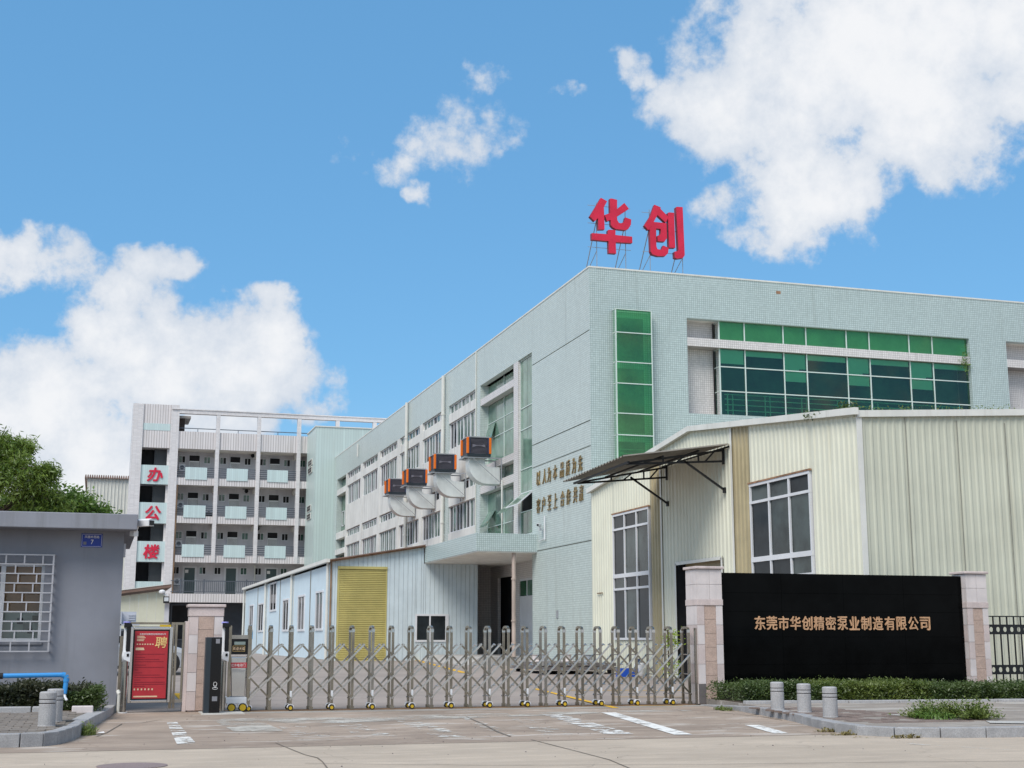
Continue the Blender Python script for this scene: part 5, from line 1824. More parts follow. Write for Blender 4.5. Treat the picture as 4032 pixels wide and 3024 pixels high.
for k, x in enumerate(gxs):
    f = part('post_frame', gate_frame(x, k % 2), M_stain_d if k % 3 else M_post, fg)
    for y in (YF, YB_):
        part('collar', B().box(x - 0.027, x + 0.027, y - 0.027, y + 0.027, ZT - 0.115, ZT - 0.06), M_chrome, f)
    if k % 2 == 0:
        for y in (YF, YB_):
            b = B()
            b.tube((x, y - 0.035, 0.252), (x, y + 0.035, 0.252), 0.05, 14)
            part('wheel', b, M_rubber, f)
            part('hub', B().tube((x, y - 0.041, 0.252), (x, y - 0.034, 0.252), 0.031, 12), M_yellow, f)
            b = B()
            arc = [(x + 0.064 * cos(pi * q / 8), 0.262 + 0.064 * sin(pi * q / 8)) for q in range(9)]
            arc += [(x + 0.053 * cos(pi * q / 8), 0.262 + 0.053 * sin(pi * q / 8)) for q in range(8, -1, -1)]
            b.prism(arc, 'y', y - 0.034, y + 0.034)
            part('wheel_guard', b, M_whiteplastic, f)
        part('sticker', B().box(x - 0.02, x + 0.02, YF - 0.025, YF - 0.0225, 0.42, 0.56), M_whiteplastic, f)
    else:
        for y in (YF, YB_):
            part('foot', B().box(x - 0.035, x + 0.035, y - 0.03, y + 0.03, 0.215, 0.27), M_stain_d, f)
L3, LP = 0.42, 1.385
dz = (LP - L3) / 2.5
for (y, s) in ((YF, -1), (YB_, 1)):
    for k in range(-2, 24):
        for sgn in (1, -1):
            # from (k, L3) up to (k + sgn*2.5, LP), clipped to the gate
            t0, t1 = 0.0, 2.5
            xa = k
            if sgn == 1:
                lo, hi = max(0, -xa), min(2.5, 23 - xa)
            else:
                lo, hi = max(0, xa - 23), min(2.5, xa)
            if hi - lo < 0.4:
                continue
            pa = (gxs[0] + (xa + sgn * lo) * dxp, L3 + lo * dz)
            pb = (gxs[0] + (xa + sgn * hi) * dxp, L3 + hi * dz)
            if sgn == -1 and s == 1:
                continue
            off_ = (0.034 if sgn == 1 else 0.008) * s + s * 0.02
            e = 0.03
            ux, uz = pb[0] - pa[0], pb[1] - pa[1]
            L = sqrt(ux * ux + uz * uz)
            ux, uz = ux / L * e, uz / L * e
            b = B().bar((pa[0] - ux, y + off_, pa[1] - uz), (pb[0] + ux, y + off_, pb[1] + uz), 0.018, 0.032, up=(0, 0, 1))
            part('lattice_bar', b, M_bar if sgn == 1 else M_stain_d, fg)  # highlit bars pale and the others dark, by base colour
b = B()
for k, x in enumerate(gxs):
    for lv in range(3):
        z = L3 + lv * dz
        b.tube((x, YF - 0.08, z), (x, YB_ + 0.08, z), 0.011, 6)
for k in range(23):
    for lv in range(3):
        z = L3 + (lv + 0.5) * dz
        x = gxs[k] + dxp / 2
        for y in (YF, YB_):
            b.tube((x, y - 0.07, z), (x, y + 0.07, z), 0.012, 6)
part('pivot_pins', b, M_chrome, fg, fix=False)
part('end_post', B().box(gxs[-1] + 0.13, gxs[-1] + 0.19, YF - 0.03, YF + 0.03, 0.2, 1.72), M_stain, fg)

# drive unit of the gate
du = thing('gate_drive_unit', 'stainless gate drive head with black display, red label and two big yellow wheels', 'gate motor', (2.5, 25.75, 0.2))
ux0, ux1 = 2.36, 2.70
part('housing', B().prism([(ux0 + 0.05, 0.46), (ux1 - 0.03, 0.46), (ux1 - 0.01, 1.18), (ux0 + 0.02, 1.18)], 'y', 25.6, 25.9), M_chrome, du, bevel=0.02)
part('skirt', B().box(ux0 - 0.04, ux1, 25.56, 25.94, 0.34, 0.46), M_whiteplastic, du, bevel=0.02)
part('side_post', B().box(ux0 - 0.02, ux0 + 0.03, 25.58, 25.62, 0.3, 1.74), M_stain_d, du)
part('side_post', B().box(ux1 - 0.01, ux1 + 0.05, 25.58, 25.62, 0.3, 1.74), M_stain_d, du)
part('side_post', B().box(ux1 + 0.02, ux1 + 0.07, 25.9, 25.95, 0.3, 1.74), M_stain_d, du)
part('head_frame', B().box(ux0 + 0.03, ux1 - 0.01, 25.57, 25.8, 1.50, 1.57), M_stain, du)
hd = part('display_panel', B().box(ux0 + 0.03, ux1 - 0.01, 25.585, 25.8, 1.22, 1.50), M_blackgloss, du)
part('lcd', B().box(ux0 + 0.08, ux1 - 0.06, 25.578, 25.586, 1.395, 1.45), M_lcd, hd)
b = B()
for k, ch in enumerate('欢迎光临'):
    letter(b, ch, (ux0 + 0.085 + k * 0.055, 25.579, 1.325), 0.045, 0.055, '-y', 0.003, 0.004)
part('welcome_lettering', b, M_cream_print, hd, fix=False)
b = B()
for (xa, xb, za, zb) in ((0.055, 0.275, 1.275, 1.279), (0.055, 0.275, 1.371, 1.375), (0.055, 0.059, 1.279, 1.371), (0.271, 0.275, 1.279, 1.371)):
    b.box(ux0 + xa, ux0 + xb, 25.579, 25.585, za, zb)
part('lettering_border', b, M_gold_print, hd)
lb = part('red_label', B().box(ux0 + 0.03, ux1 - 0.02, 25.594, 25.599, 0.98, 1.075), M_poster, du)
b = B()
for k, ch in enumerate('红外电动门'):
    letter(b, ch, (ux0 + 0.065 + k * 0.052, 25.592, 1.028), 0.042, 0.055, '-y', 0.002, 0.006)
part('label_lettering', b, M_white_print, lb, fix=False)
b = B()
for k, L in enumerate((0.16, 0.25, 0.22)):
    b.box(ux0 + 0.06, ux0 + 0.06 + L, 25.593, 25.599, 0.95 - k * 0.022, 0.957 - k * 0.022)
part('small_print', b, M_grey_print, lb)
for x in (ux0 + 0.07, ux0 + 0.27):
    wv = part('drive_wheel', B().tube((x, 25.56, 0.275), (x, 25.64, 0.275), 0.075, 18), M_rubber, du)
    part('hub', B().tube((x, 25.552, 0.275), (x, 25.561, 0.275), 0.058, 16), M_yellow, wv)
    b = B()
    arc = [(x + 0.094 * cos(pi * q / 8), 0.28 + 0.094 * sin(pi * q / 8)) for q in range(9)]
    arc += [(x + 0.08 * cos(pi * q / 8), 0.28 + 0.08 * sin(pi * q / 8)) for q in range(8, -1, -1)]
    b.prism(arc, 'y', 25.556, 25.645)
    part('wheel_guard', b, M_whiteplastic, wv)
part('blue_tag', B().box(ux1 + 0.065, ux1 + 0.1, 25.88, 25.9, 1.5, 1.66), mat('light_blue_tag', (0.10, 0.45, 0.80), 0.5), du)

# kiosk: slim black plate-reader column
kk = thing('plate_reader_column', 'slim black plate-reader column with a white pin symbol before the low gate pillar', 'kiosk', (2.0, 25.1, 0.2))
part('body', B().box(1.89, 2.17, 25.0, 25.26, 0.2, 1.53), M_graphite, kk, bevel=0.01)
part('front_panel', B().box(1.985, 2.168, 24.988, 24.999, 0.22, 1.52), M_blackgloss, kk)
b = B()
for q in range(14):
    a, a2 = 2 * pi * q / 14, 2 * pi * (q + 1) / 14
    b.bar((2.075 + 0.03 * cos(a), 24.984, 0.715 + 0.035 * sin(a)), (2.075 + 0.03 * cos(a2), 24.984, 0.715 + 0.035 * sin(a2)), 0.006, 0.013, up=(0, 1, 0))
    b.bar((2.075 + 0.045 * cos(a), 24.984, 0.64 + 0.017 * sin(a)), (2.075 + 0.045 * cos(a2), 24.984, 0.64 + 0.017 * sin(a2)), 0.006, 0.009, up=(0, 1, 0))
b.bar((2.047, 24.984, 0.70), (2.075, 24.984, 0.645), 0.006, 0.012, up=(0, 1, 0)).bar((2.103, 24.984, 0.70), (2.075, 24.984, 0.645), 0.006, 0.012, up=(0, 1, 0))
part('pin_symbol', b, M_white_print, kk)
part('speaker_grille', B().box(2.03, 2.12, 24.982, 24.99, 0.42, 0.50), M_grey_print, kk)
part('top_sensor', B().box(2.06, 2.13, 24.982, 24.99, 1.42, 1.5), M_grey_print, kk)
solo('concrete_pad', B().box(1.85, 2.6, 24.85, 25.6, 0.19, 0.215), mat('fresh_cement', (0.55, 0.53, 0.49), 0.9, var=0.2, fine=0.3), 'pale cement pad under the black plate-reader column', 'pad', (2.1, 25.2, 0.2))


def terminal(x, y, label, z1=1.12):
    t = thing('access_terminal', label, 'access terminal', (x, y, 0.2), 'face-reading terminals on steel posts')
    part('post', B().tube((x, y, 0.2), (x, y, z1), 0.055, 16), M_stain, t, smooth=False)
    part('base_plate', B().tube((x, y, 0.2), (x, y, 0.215), 0.085, 16), M_whiteplastic, t)
    part('neck', B().lathe((x, y, z1 - 0.02), [(0.06, 0), (0.062, 0.12), (0.05, 0.2), (0.045, 0.62), (0.06, 0.68)], 16), M_whiteplastic, t, smooth=True)
    part('light_ring', B().tube((x, y, z1 + 0.655), (x, y, z1 + 0.69), 0.062, 16), mat('lilac_light_ring', (0.40, 0.38, 0.85), 0.4) if 'lilac_light_ring' not in MATS else MATS['lilac_light_ring'], t)
    part('screen', B().box(x + 0.0, x + 0.075, y - 0.095, y - 0.05, z1 + 0.16, z1 + 0.60), M_blackgloss, t, bevel=0.012)
    part('hood', B().prism([(x - 0.05, z1 + 0.58), (x + 0.10, z1 + 0.60), (x + 0.075, z1 + 0.66), (x - 0.05, z1 + 0.67)], 'y', y - 0.12, y - 0.03), M_blackgloss, t)
    part('reader', B().prism([(x - 0.03, z1 + 0.02), (x + 0.08, z1 - 0.03), (x + 0.085, z1 + 0.15), (x - 0.03, z1 + 0.15)], 'y', y - 0.1, y - 0.04), M_whiteplastic, t)
    part('reader_window', B().box(x + 0.02, x + 0.06, y - 0.108, y - 0.1, z1 + 0.07, z1 + 0.12), M_blackgloss, t)
    return t


terminal(0.535, 25.75, 'face-reading terminal on a steel post beside the guard house wall')
terminal(2.26, 25.6, 'face-reading terminal on a steel post between the black column and the gate drive')
solo('steel_post', B().box(0.43, 0.49, 25.95, 26.02, 0.2, 1.55), M_stain_d, 'square brown-tinted steel post against the guard house corner', 'post', (0.46, 26, 0.2))
solo('clear_hood', B().box(0.42, 0.76, 25.9, 26.15, 1.74, 1.765).box(0.42, 0.44, 25.9, 26.15, 1.55, 1.99).box(0.44, 0.70, 26.1, 26.15, 1.765, 1.99).box(0.56, 0.68, 26.08, 26.1, 1.84, 1.86).box(0.56, 0.68, 26.08, 26.1, 1.88, 1.90).box(0.56, 0.68, 26.08, 26.1, 1.92, 1.94), mat('clear_plastic', (0.45, 0.47, 0.52), 0.15), 'clear plastic rain hood above the face-reading terminal at the guard house', 'hood', (0.58, 26, 1.74))

# pedestrian gate and poster
pg = thing('pedestrian_gate', 'narrow stainless pedestrian gate with slim bars beside the low pillar', 'gate', (1.1, 25.95, 0.2))
YP = 25.95
part('top_rail', B().box(0.57, 1.30, YP - 0.02, YP + 0.02, 1.76, 1.80).box(0.57, 1.30, YP - 0.02, YP + 0.02, 1.69, 1.725), M_stain_d, pg)
part('hinge_post', B().box(1.33, 1.385, YP - 0.03, YP + 0.03, 0.26, 1.80).box(1.40, 1.44, YP - 0.03, YP + 0.03, 0.26, 1.80), M_stain_d, pg)
part('top_rail', B().box(1.385, 1.64, YP - 0.02, YP + 0.02, 1.755, 1.80), M_stain_d, pg)
part('bottom_rail', B().box(1.385, 1.60, YP - 0.02, YP + 0.02, 0.36, 0.42), M_stain, pg)
for x in (1.53,):
    part('bar', B().box(x, x + 0.035, YP - 0.02, YP + 0.02, 0.42, 1.755), M_stain_d, pg)
part('warning_strip', B().box(1.12, 1.32, YP - 0.028, YP - 0.02, 1.70, 1.755), M_yellow, pg)
sb = thing('recruiting_sign', 'red recruiting poster in a stainless frame with a big gold character 聘', 'sign', (0.98, 25.85, 0.35))
sx0, sx1, sz0, sz1 = 0.625, 1.335, 0.37, 1.715
part('frame', B().box(sx0 - 0.02, sx0 + 0.035, 25.83, 25.88, sz0, sz1).box(sx1 - 0.035, sx1 + 0.02, 25.83, 25.88, sz0, sz1).box(sx0 + 0.035, sx1 - 0.035, 25.83, 25.88, sz0, sz0 + 0.05).box(sx0 + 0.035, sx1 - 0.035, 25.83, 25.88, sz1 - 0.05, sz1), M_chrome, sb, bevel=0.008)
part('black_border', B().box(sx0 + 0.035, sx1 - 0.035, 25.84, 25.87, sz0 + 0.05, sz1 - 0.05), M_blackgloss, sb)
po = part('poster', B().box(sx0 + 0.062, sx1 - 0.062, 25.835, 25.841, sz0 + 0.075, sz1 - 0.075), M_poster, sb)
b = B()
letter(b, '东莞市华创精密泵业制造有限公司', ((sx0 + sx1) / 2 + 0.02, 25.833, 1.585), 0.46, 0.032, '-y', 0.002, 0.004)
part('title_lettering', b, M_white_print, po, fix=False)
part('big_character', letter(B(), '聘', (sx1 - 0.185, 25.832, 1.44), 0.21, 0.20, '-y', 0.003, 0.012, 0.1), M_gold_print, po, fix=False)
b = B()
for k, (z, L) in enumerate(((1.54, 0.13), (1.515, 0.15), (1.487, 0.13), (1.462, 0.12))):
    b.box(sx0 + 0.10, sx0 + 0.10 + L, 25.8325, 25.836, z, z + 0.014)
b.prism([(sx0 + 0.085, 1.30), (sx0 + 0.24, 1.30), (sx0 + 0.225, 1.345), (sx0 + 0.085, 1.345)], 'y', 25.832, 25.836)
for k in range(7):
    b.box(sx0 + 0.10 + k * 0.045, sx0 + 0.125 + k * 0.045, 25.8325, 25.836, 1.395, 1.415)
part('cream_print', b, M_cream_print, po, kind='stuff')
b = B()
for (z, x0_, L) in ((1.262, 0, 0.09), (1.222, 0, 0.52), (1.165, 0, 0.18), (1.128, 0, 0.42), (1.09, 0, 0.50), (1.03, 0, 0.19), (0.988, 0, 0.53), (0.945, 0, 0.06), (0.892, 0, 0.14), (0.852, 0, 0.45), (0.81, 0, 0.55), (0.765, 0, 0.11), (0.725, 0, 0.54), (0.69, 0, 0.55), (0.655, 0, 0.2)):
    q = 0
    while q < L - 0.012:
        s_ = random.uniform(0.012, 0.03)
        b.box(sx0 + 0.085 + q, sx0 + 0.085 + min(L, q + s_), 25.8325, 25.836, z, z + 0.012)
        q += s_ + 0.004
part('body_print', b, M_posterline, po, kind='stuff')
b = B()
for k in range(6):
    b.box(sx0 + 0.085 + k * 0.062, sx0 + 0.11 + k * 0.062, 25.8325, 25.836, 0.59, 0.622)
b.box(sx0 + 0.085, sx0 + 0.5, 25.8325, 25.836, 0.468, 0.492)
part('footer_print', b, M_cream_print, po, kind='stuff')

# ================================================================== GUARD HOUSE
gh = thing('guard_house', 'blue-grey rendered guard house with a thick flat roof slab and barred window', 'building', (-3, 28.5, 0.2))
GY = 26.3
wx0, wx1, wz0, wz1 = -2.75, -0.95, 1.45, 2.86
part('wall', B().box(-9, wx0, GY, GY + 0.24, 0.2, 3.46).box(wx1, 0.42, GY, GY + 0.24, 0.2, 3.46).box(wx0, wx1, GY, GY + 0.24, 0.2, wz0).box(wx0, wx1, GY, GY + 0.24, wz1, 3.46), M_guard, gh)
part('side_wall', B().box(0.18, 0.42, GY + 0.24, 31, 0.2, 3.46), M_guard, gh)
part('back_wall', B().box(-9, 0.42, 31, 31.2, 0.2, 3.46), M_guard, gh)
part('roof_slab', B().box(-9.3, 0.63, 25.72, 31.4, 3.46, 3.745), M_guard, gh, bevel=0.015)
part('floor', B().box(-9, 0.18, GY + 0.24, 31, 0.2, 0.36), M_conc, gh)
gwf = part('window', B().box(wx0, wx1, GY + 0.1, GY + 0.17, wz0, wz0 + 0.06).box(wx0, wx1, GY + 0.1, GY + 0.17, wz1 - 0.06, wz1).box(wx1 - 0.055, wx1, GY + 0.1, GY + 0.17, wz0 + 0.06, wz1 - 0.06).box(-1.70, -1.62, GY + 0.1, GY + 0.17, wz0 + 0.06, wz1 - 0.06).box(wx0, wx0 + 0.055, GY + 0.1, GY + 0.17, wz0 + 0.06, wz1 - 0.06), M_frame, gh)
for (a, c) in ((wx0 + 0.055, -1.70), (-1.62, wx1 - 0.055)):
    part('pane', B().quad((a, GY + 0.135, wz0 + 0.06), (c, GY + 0.135, wz0 + 0.06), (c, GY + 0.135, wz1 - 0.06), (a, GY + 0.135, wz1 - 0.06)), M_clear, gwf, fix=False)
part('sill', B().box(wx0 - 0.03, wx1 + 0.03, GY - 0.03, GY + 0.1, wz0 - 0.05, wz0), M_guard, gh)
part('brown_panel', B().box(wx0, -1.0, GY + 0.26, GY + 0.30, 2.0, 2.82), M_brownboard, gh)
part('brown_panel', B().box(-2.2, -1.66, GY + 0.22, GY + 0.25, 1.9, 2.82), M_dark, gh)
part('sill_shelf', B().box(wx0, wx1, GY + 0.24, GY + 0.5, 1.46, 1.52), M_desk, gh)
part('inner_board', B().box(wx0, wx1, GY + 0.27, GY + 0.31, 1.52, 1.99), M_desk, gh)
for (x, z, s, m) in ((-1.33, 1.82, 0.05, M_slate), (-1.2, 1.72, 0.07, M_conc), (-1.06, 1.86, 0.06, M_leaf_dark), (-1.15, 1.64, 0.04, M_slate)):
    part('desk_item', B().box(x - s, x + s, GY + 0.24, GY + 0.268, z - s, z + s), m, gh)
# grille in running-bond pattern standing proud of the wall
gr = part('window_grille', B().box(-0.815, -0.785, GY - 0.16, GY - 0.13, 1.28, 3.0), M_grille, gh)
zr = [3.0, 2.83, 2.66, 2.49, 2.32, 2.15, 1.98, 1.81, 1.64, 1.46, 1.28]
for k, z in enumerate(zr):
    part('bar', B().box(-2.9, -0.785, GY - 0.165, GY - 0.14, z - 0.011, z + 0.011), M_grille, gr)
    for (px) in (-0.79,):
        part('bar', B().box(px - 0.012, px + 0.012, GY - 0.14, GY, z - 0.01, z + 0.01), M_grille, gr)
for k in range(len(zr) - 1):
    x = -0.985 if k % 2 == 0 else -1.13
    if k % 3 == 2:
        x -= 0.09
    while x > -2.9:
        part('bar', B().box(x - 0.012, x + 0.012, GY - 0.16, GY - 0.14, zr[k + 1] + 0.011, zr[k] - 0.011), M_grille, gr)
        x -= 0.315

npl = thing('house_number_plate', 'blue enamel plate with a white number 7 on the guard house wall', 'sign', (-0.16, GY - 0.01, 3.28))
q0, q1, q2, q3 = -0.345, 0.03, 3.165, 3.415
part('plate', B().box(q0, q1, GY - 0.012, GY - 0.001, q2, q3), M_plate, npl, bevel=0.003)
b = B()
for (xa, xb, za, zb) in ((q0 + 0.02, q1 - 0.02, q3 - 0.017, q3 - 0.012), (q0 + 0.02, q1 - 0.02, q2 + 0.012, q2 + 0.017), (q0 + 0.012, q0 + 0.017, q2 + 0.02, q3 - 0.02), (q1 - 0.017, q1 - 0.012, q2 + 0.02, q3 - 0.02)):
    b.box(xa, xb, GY - 0.0145, GY - 0.0125, za, zb)
part('border', b, M_white_print, npl)
b = letter(B(), '凤凰岭西路', (-0.157, GY - 0.0135, 3.355), 0.26, 0.05, '-y', 0.0012, 0.008)
part('street_name', b, M_white_print, npl, fix=False)
part('number', letter(B(), '7', (-0.15, GY - 0.0135, 3.262), 0.05, 0.082, '-y', 0.0012, 0.008), M_white_print, npl, fix=False)
part('grey_patch', B().box(q0 + 0.04, q0 + 0.095, GY - 0.0145, GY - 0.0125, q2 + 0.045, q2 + 0.10), M_grey_print, npl)
cctv((0.72, 25.95, 3.60), 0.75, 'white bullet camera on the corner of the guard house roof slab', 1.15)
solo('wall_socket', B().box(0.43, 0.47, 27.2, 27.4, 3.05, 3.3), M_frame, 'small white box high on the side of the guard house', 'box', (0.45, 27.3, 3.1))

bpy_ = 23.62
bpz = at_y(265, 2657, bpy_).z
bex = at_y(262, 2657, bpy_).x
bp_ = thing('blue_water_pipe', 'bright blue plastic water pipe with a drooping elbow in front of the guard house hedge', 'pipe', (-1.2, bpy_, bpz))
part('pipe', B().tube((-3.2, bpy_, bpz - 0.03), (bex - 0.05, bpy_, bpz), 0.038, 12), M_bluepipe, bp_)
part('elbow', B().path([(bex - 0.07, bpy_, bpz), (bex - 0.02, bpy_, bpz - 0.012), (bex, bpy_, bpz - 0.05), (bex, bpy_, bpz - 0.11)], 0.048, 12), M_bluepipe, bp_)
part('drop_pipe', B().tube((bex, bpy_, bpz - 0.1), (bex - 0.015, bpy_ - 0.02, bpz - 0.30), 0.038, 12), M_bluepipe, bp_)
part('coupling', B().tube((bex - 1.09, bpy_, bpz - 0.012), (bex - 0.97, bpy_, bpz - 0.01), 0.05, 12), M_rubber, bp_)
part('coupling', B().tube((bex - 1.22, bpy_, bpz - 0.013), (bex - 1.095, bpy_, bpz - 0.012), 0.045, 12), M_whiteplastic, bp_)
part('tap_hose', B().path([(bex - 0.015, bpy_ - 0.02, bpz - 0.30), (bex, bpy_ - 0.05, bpz - 0.36), (bex + 0.03, bpy_ - 0.08, bpz - 0.40)], 0.02, 8), M_whiteplastic, bp_)
solo('white_pipe_stub', B().path([(0.47, 25.9, 0.2), (0.47, 25.9, 0.52), (0.44, 25.95, 0.58)], 0.035, 10), M_pvc, 'short white pipe bending into the guard house corner', 'pipe', (0.47, 25.9, 0.2))

# ================================================================== BOLLARDS
def bollard(loc, label, group, m, sq=False):
    t = thing('bollard', label, 'bollard', loc, group)
    R = 0.112
    pts = [(R + 0.006, 0.0), (R, 0.02), (R, 0.295)]
    part('shaft', B().lathe(loc, pts, 22), m, t, smooth=False, bevel=0.006)
    part('groove', B().lathe((loc[0], loc[1], loc[2] + 0.29), [(R - 0.012, 0), (R - 0.012, 0.09)], 22), M_darkstone, t)
    part('ring', B().lathe((loc[0], loc[1], loc[2] + 0.308), [(R, 0), (R, 0.042)], 22), m, t, bevel=0.005)
    part('cap', B().lathe((loc[0], loc[1], loc[2] + 0.364), [(R, 0), (R, 0.075), (R - 0.012, 0.09), (R - 0.03, 0.094)], 22), m, t)
    return t


b1 = bollard((11.12, 21.2, 0.325), 'grey stone bollard nearest the gate on the pavement before the sign wall', 'stone bollards before the sign wall', M_greystone)
dup(b1, (11.12, 20.28, 0.325), 'middle grey stone bollard of the three before the sign wall')
dup(b1, (10.78, 18.86, 0.325), 'grey stone bollard nearest the curved kerb before the sign wall')
b2 = dup(b1, (-0.565, 19.72, 0.345), 'front grey stone bollard on the brick paving by the guard house')
b2['group'] = 'stone bollards by the guard house'
b3 = dup(b1, (-0.50, 20.75, 0.345), 'rear grey stone bollard half hidden behind the front one by the guard house')
b3['group'] = 'stone bollards by the guard house'

# ================================================================== PLANTS
def leaves(points, n_per, size, spread, rng, droop=0.0, slim=0.35):
    b = B()
    for (c, s) in points:
        for _ in range(n_per):
            p = Vector((c[0] + rng.gauss(0, spread[0]) * s, c[1] + rng.gauss(0, spread[1]) * s, c[2] + rng.gauss(0, spread[2]) * s))
            d = Vector((rng.uniform(-1, 1), rng.uniform(-1, 1), rng.uniform(-0.7, 0.7) - droop)).normalized()
            n = Vector((rng.uniform(-1, 1), rng.uniform(-1, 1), rng.uniform(-0.2, 1.2))).normalized()
            sd_ = d.cross(n)
            if sd_.length < 1e-3:
                continue
            sd_ = sd_.normalized()
            L = size * rng.uniform(0.6, 1.3)
            w_ = L * slim
            b.quad(p, p + d * (L * 0.5) + sd_ * w_ * 0.5, p + d * L, p + d * (L * 0.5) - sd_ * w_ * 0.5)
    return b


rng = random.Random(11)


def hedge(x0, x1, yf, dy, z0, z1, m, label, n, size, name='hedge'):
    """clipped hedge: a solid dark core and leaf faces over its top and front; yf(x) front line"""
    cx = (x0 + x1) / 2
    t = thing(name, label, 'hedge', (cx, yf(cx) + dy / 2, z0))
    b = B()
    steps = 24
    for k in range(steps):
        a = x0 + 0.09 + (x1 - x0 - 0.18) * k / steps
        e = x0 + 0.09 + (x1 - x0 - 0.18) * (k + 1) / steps
        h = z1 - 0.10 + rng.uniform(-0.02, 0.02)
        b.box(a, e - 0.001, yf((a + e) / 2) + 0.10, yf((a + e) / 2) + dy - 0.08, z0, h)
    part('twigs', b, M_hcore, t, fix=False)  # solid near-black boxes; shade between the leaves is put into colour
    pts = []
    for _ in range(n):
        x = rng.uniform(x0, x1)
        bump = 0.035 * sin(x * 5.1) + 0.03 * sin(x * 11.7 + 1.3)
        rr_ = rng.random()
        if rr_ < 0.10:
            x = rng.choice((x0, x1)) + rng.gauss(0, 0.05)
            y = yf(x) + rng.uniform(0, dy)
            z = rng.uniform(z0 + 0.02, z1 + bump)
        elif rr_ < 0.52:
            y = yf(x) + rng.uniform(0, dy)
            z = z1 + bump - abs(rng.gauss(0, 0.035))
        else:
            y = yf(x) + abs(rng.gauss(0, 0.05))
            z = rng.uniform(z0 + 0.02, z1 + bump)
        pts.append(((x, y, z), 1))
    lb_ = leaves(pts, 3, size, (0.035, 0.035, 0.03), rng)
    part('leaves', lb_, m, t, fix=False)
    return t


hedge(11.78, 13.45, lambda x: 23.75 - (x - 11.78) * 0.12, 1.5, 0.33, 0.64, M_leaf_hedge, 'clipped dark green hedge at the foot of the sign wall by the tall pillar', 5200, 0.055)
hedge(13.4, 15.5, lambda x: 23.5 - (x - 13.4) * 0.12, 1.5, 0.33, 0.63, M_leaf_grassy, 'brighter grassy middle stretch of hedge at the foot of the sign wall', 5600, 0.065)
hedge(15.45, 20.3, lambda x: 23.2 - (x - 15.45) * 0.11, 1.6, 0.33, 0.60, M_leaf_hedge, 'clipped hedge running from the sign wall past the iron fence', 9000, 0.06)
hedge(-3.2, -0.1, lambda x: 23.85, 1.4, 0.36, 0.73, M_leaf_dark, 'clipped dark hedge under the blue pipe before the guard house', 8200, 0.07)
hedge(-0.55, 0.13, lambda x: 23.7, 1.3, 0.36, 0.66, M_leaf_hedge, 'small leafy end clump of the hedge before the guard house', 2200, 0.06)


def grass_tuft(loc, rx, ry, h, n, m, name, label, kind=None, cat='plant'):
    b = B()
    for _ in range(n):
        a = rng.uniform(0, 2 * pi)
        r = sqrt(rng.random())
        x, y = loc[0] + rx * r * cos(a), loc[1] + ry * r * sin(a)
        hh = h * rng.uniform(0.35, 1.1) * (1.1 - 0.55 * r)
        lean = Vector((rng.gauss(0, 0.4), rng.gauss(0, 0.4), 1)).normalized()
        w_ = 0.006 + 0.006 * rng.random()
        s_ = Vector((cos(a + 1.3), sin(a + 1.3), 0)) * w_
        p = Vector((x, y, loc[2]))
        t_ = p + lean * hh
        mid = p + lean * hh * 0.5 + Vector((0, 0, hh * 0.08))
        b.quad(p - s_, p + s_, mid + s_ * 0.8, mid - s_ * 0.8)
        b.quad(mid - s_ * 0.8, mid + s_ * 0.8, t_, t_)
        if rng.random() < 0.7:
            for _k in range(2):
                q = p + lean * hh * rng.uniform(0.4, 1.0)
                d = Vector((rng.uniform(-1, 1), rng.uniform(-1, 1), rng.uniform(-0.2, 0.6))).normalized() * 0.045
                e = d.cross(Vector((0, 0, 1))) * 0.45
                b.quad(q, q + d * 0.5 + e, q + d, q + d * 0.5 - e)
    o = solo(name, b, m, label, None if kind else cat, loc, fix=False)
    if kind:
        o['kind'] = kind
    return o


pw = at_z(3765, 2828, 0.33)
wb_ = B()
for (dx, dy, rx, ry, h, n) in ((0, 0.2, 0.42, 0.5, 0.25, 620), (0.35, 0.0, 0.3, 0.35, 0.30, 380), (-0.3, 0.35, 0.28, 0.4, 0.18, 240), (0.55, 0.25, 0.22, 0.4, 0.16, 150), (0.1, -0.35, 0.35, 0.2, 0.14, 200), (-0.1, 0.6, 0.3, 0.3, 0.30, 200)):
    for _ in range(n):
        a = rng.uniform(0, 2 * pi)
        r = abs(rng.gauss(0, 0.55))
        x, y = pw.x + dx + rx * r * cos(a), pw.y + dy + ry * r * sin(a)
        hh = h * rng.uniform(0.3, 1.15) * max(0.3, 1.1 - 0.5 * r)
        lean = Vector((rng.gauss(0, 0.5), rng.gauss(0, 0.5), 1)).normalized()
        p_ = Vector((x, y, 0.325))
        for q in range(4):
            c_ = p_ + lean * hh * (q + 1) / 4
            d_ = Vector((rng.uniform(-1, 1), rng.uniform(-1, 1), rng.uniform(-0.1, 0.7))).normalized() * rng.uniform(0.03, 0.07)
            e_ = d_.cross(Vector((0, 0, 1))) * 0.3
            wb_.quad(c_, c_ + d_ * 0.5 + e_, c_ + d_, c_ + d_ * 0.5 - e_)
solo('weed_clump', wb_, M_grass, 'bushy clump of pale green weeds growing out of the pavement', 'plant', (pw.x, pw.y, 0.33), fix=False)
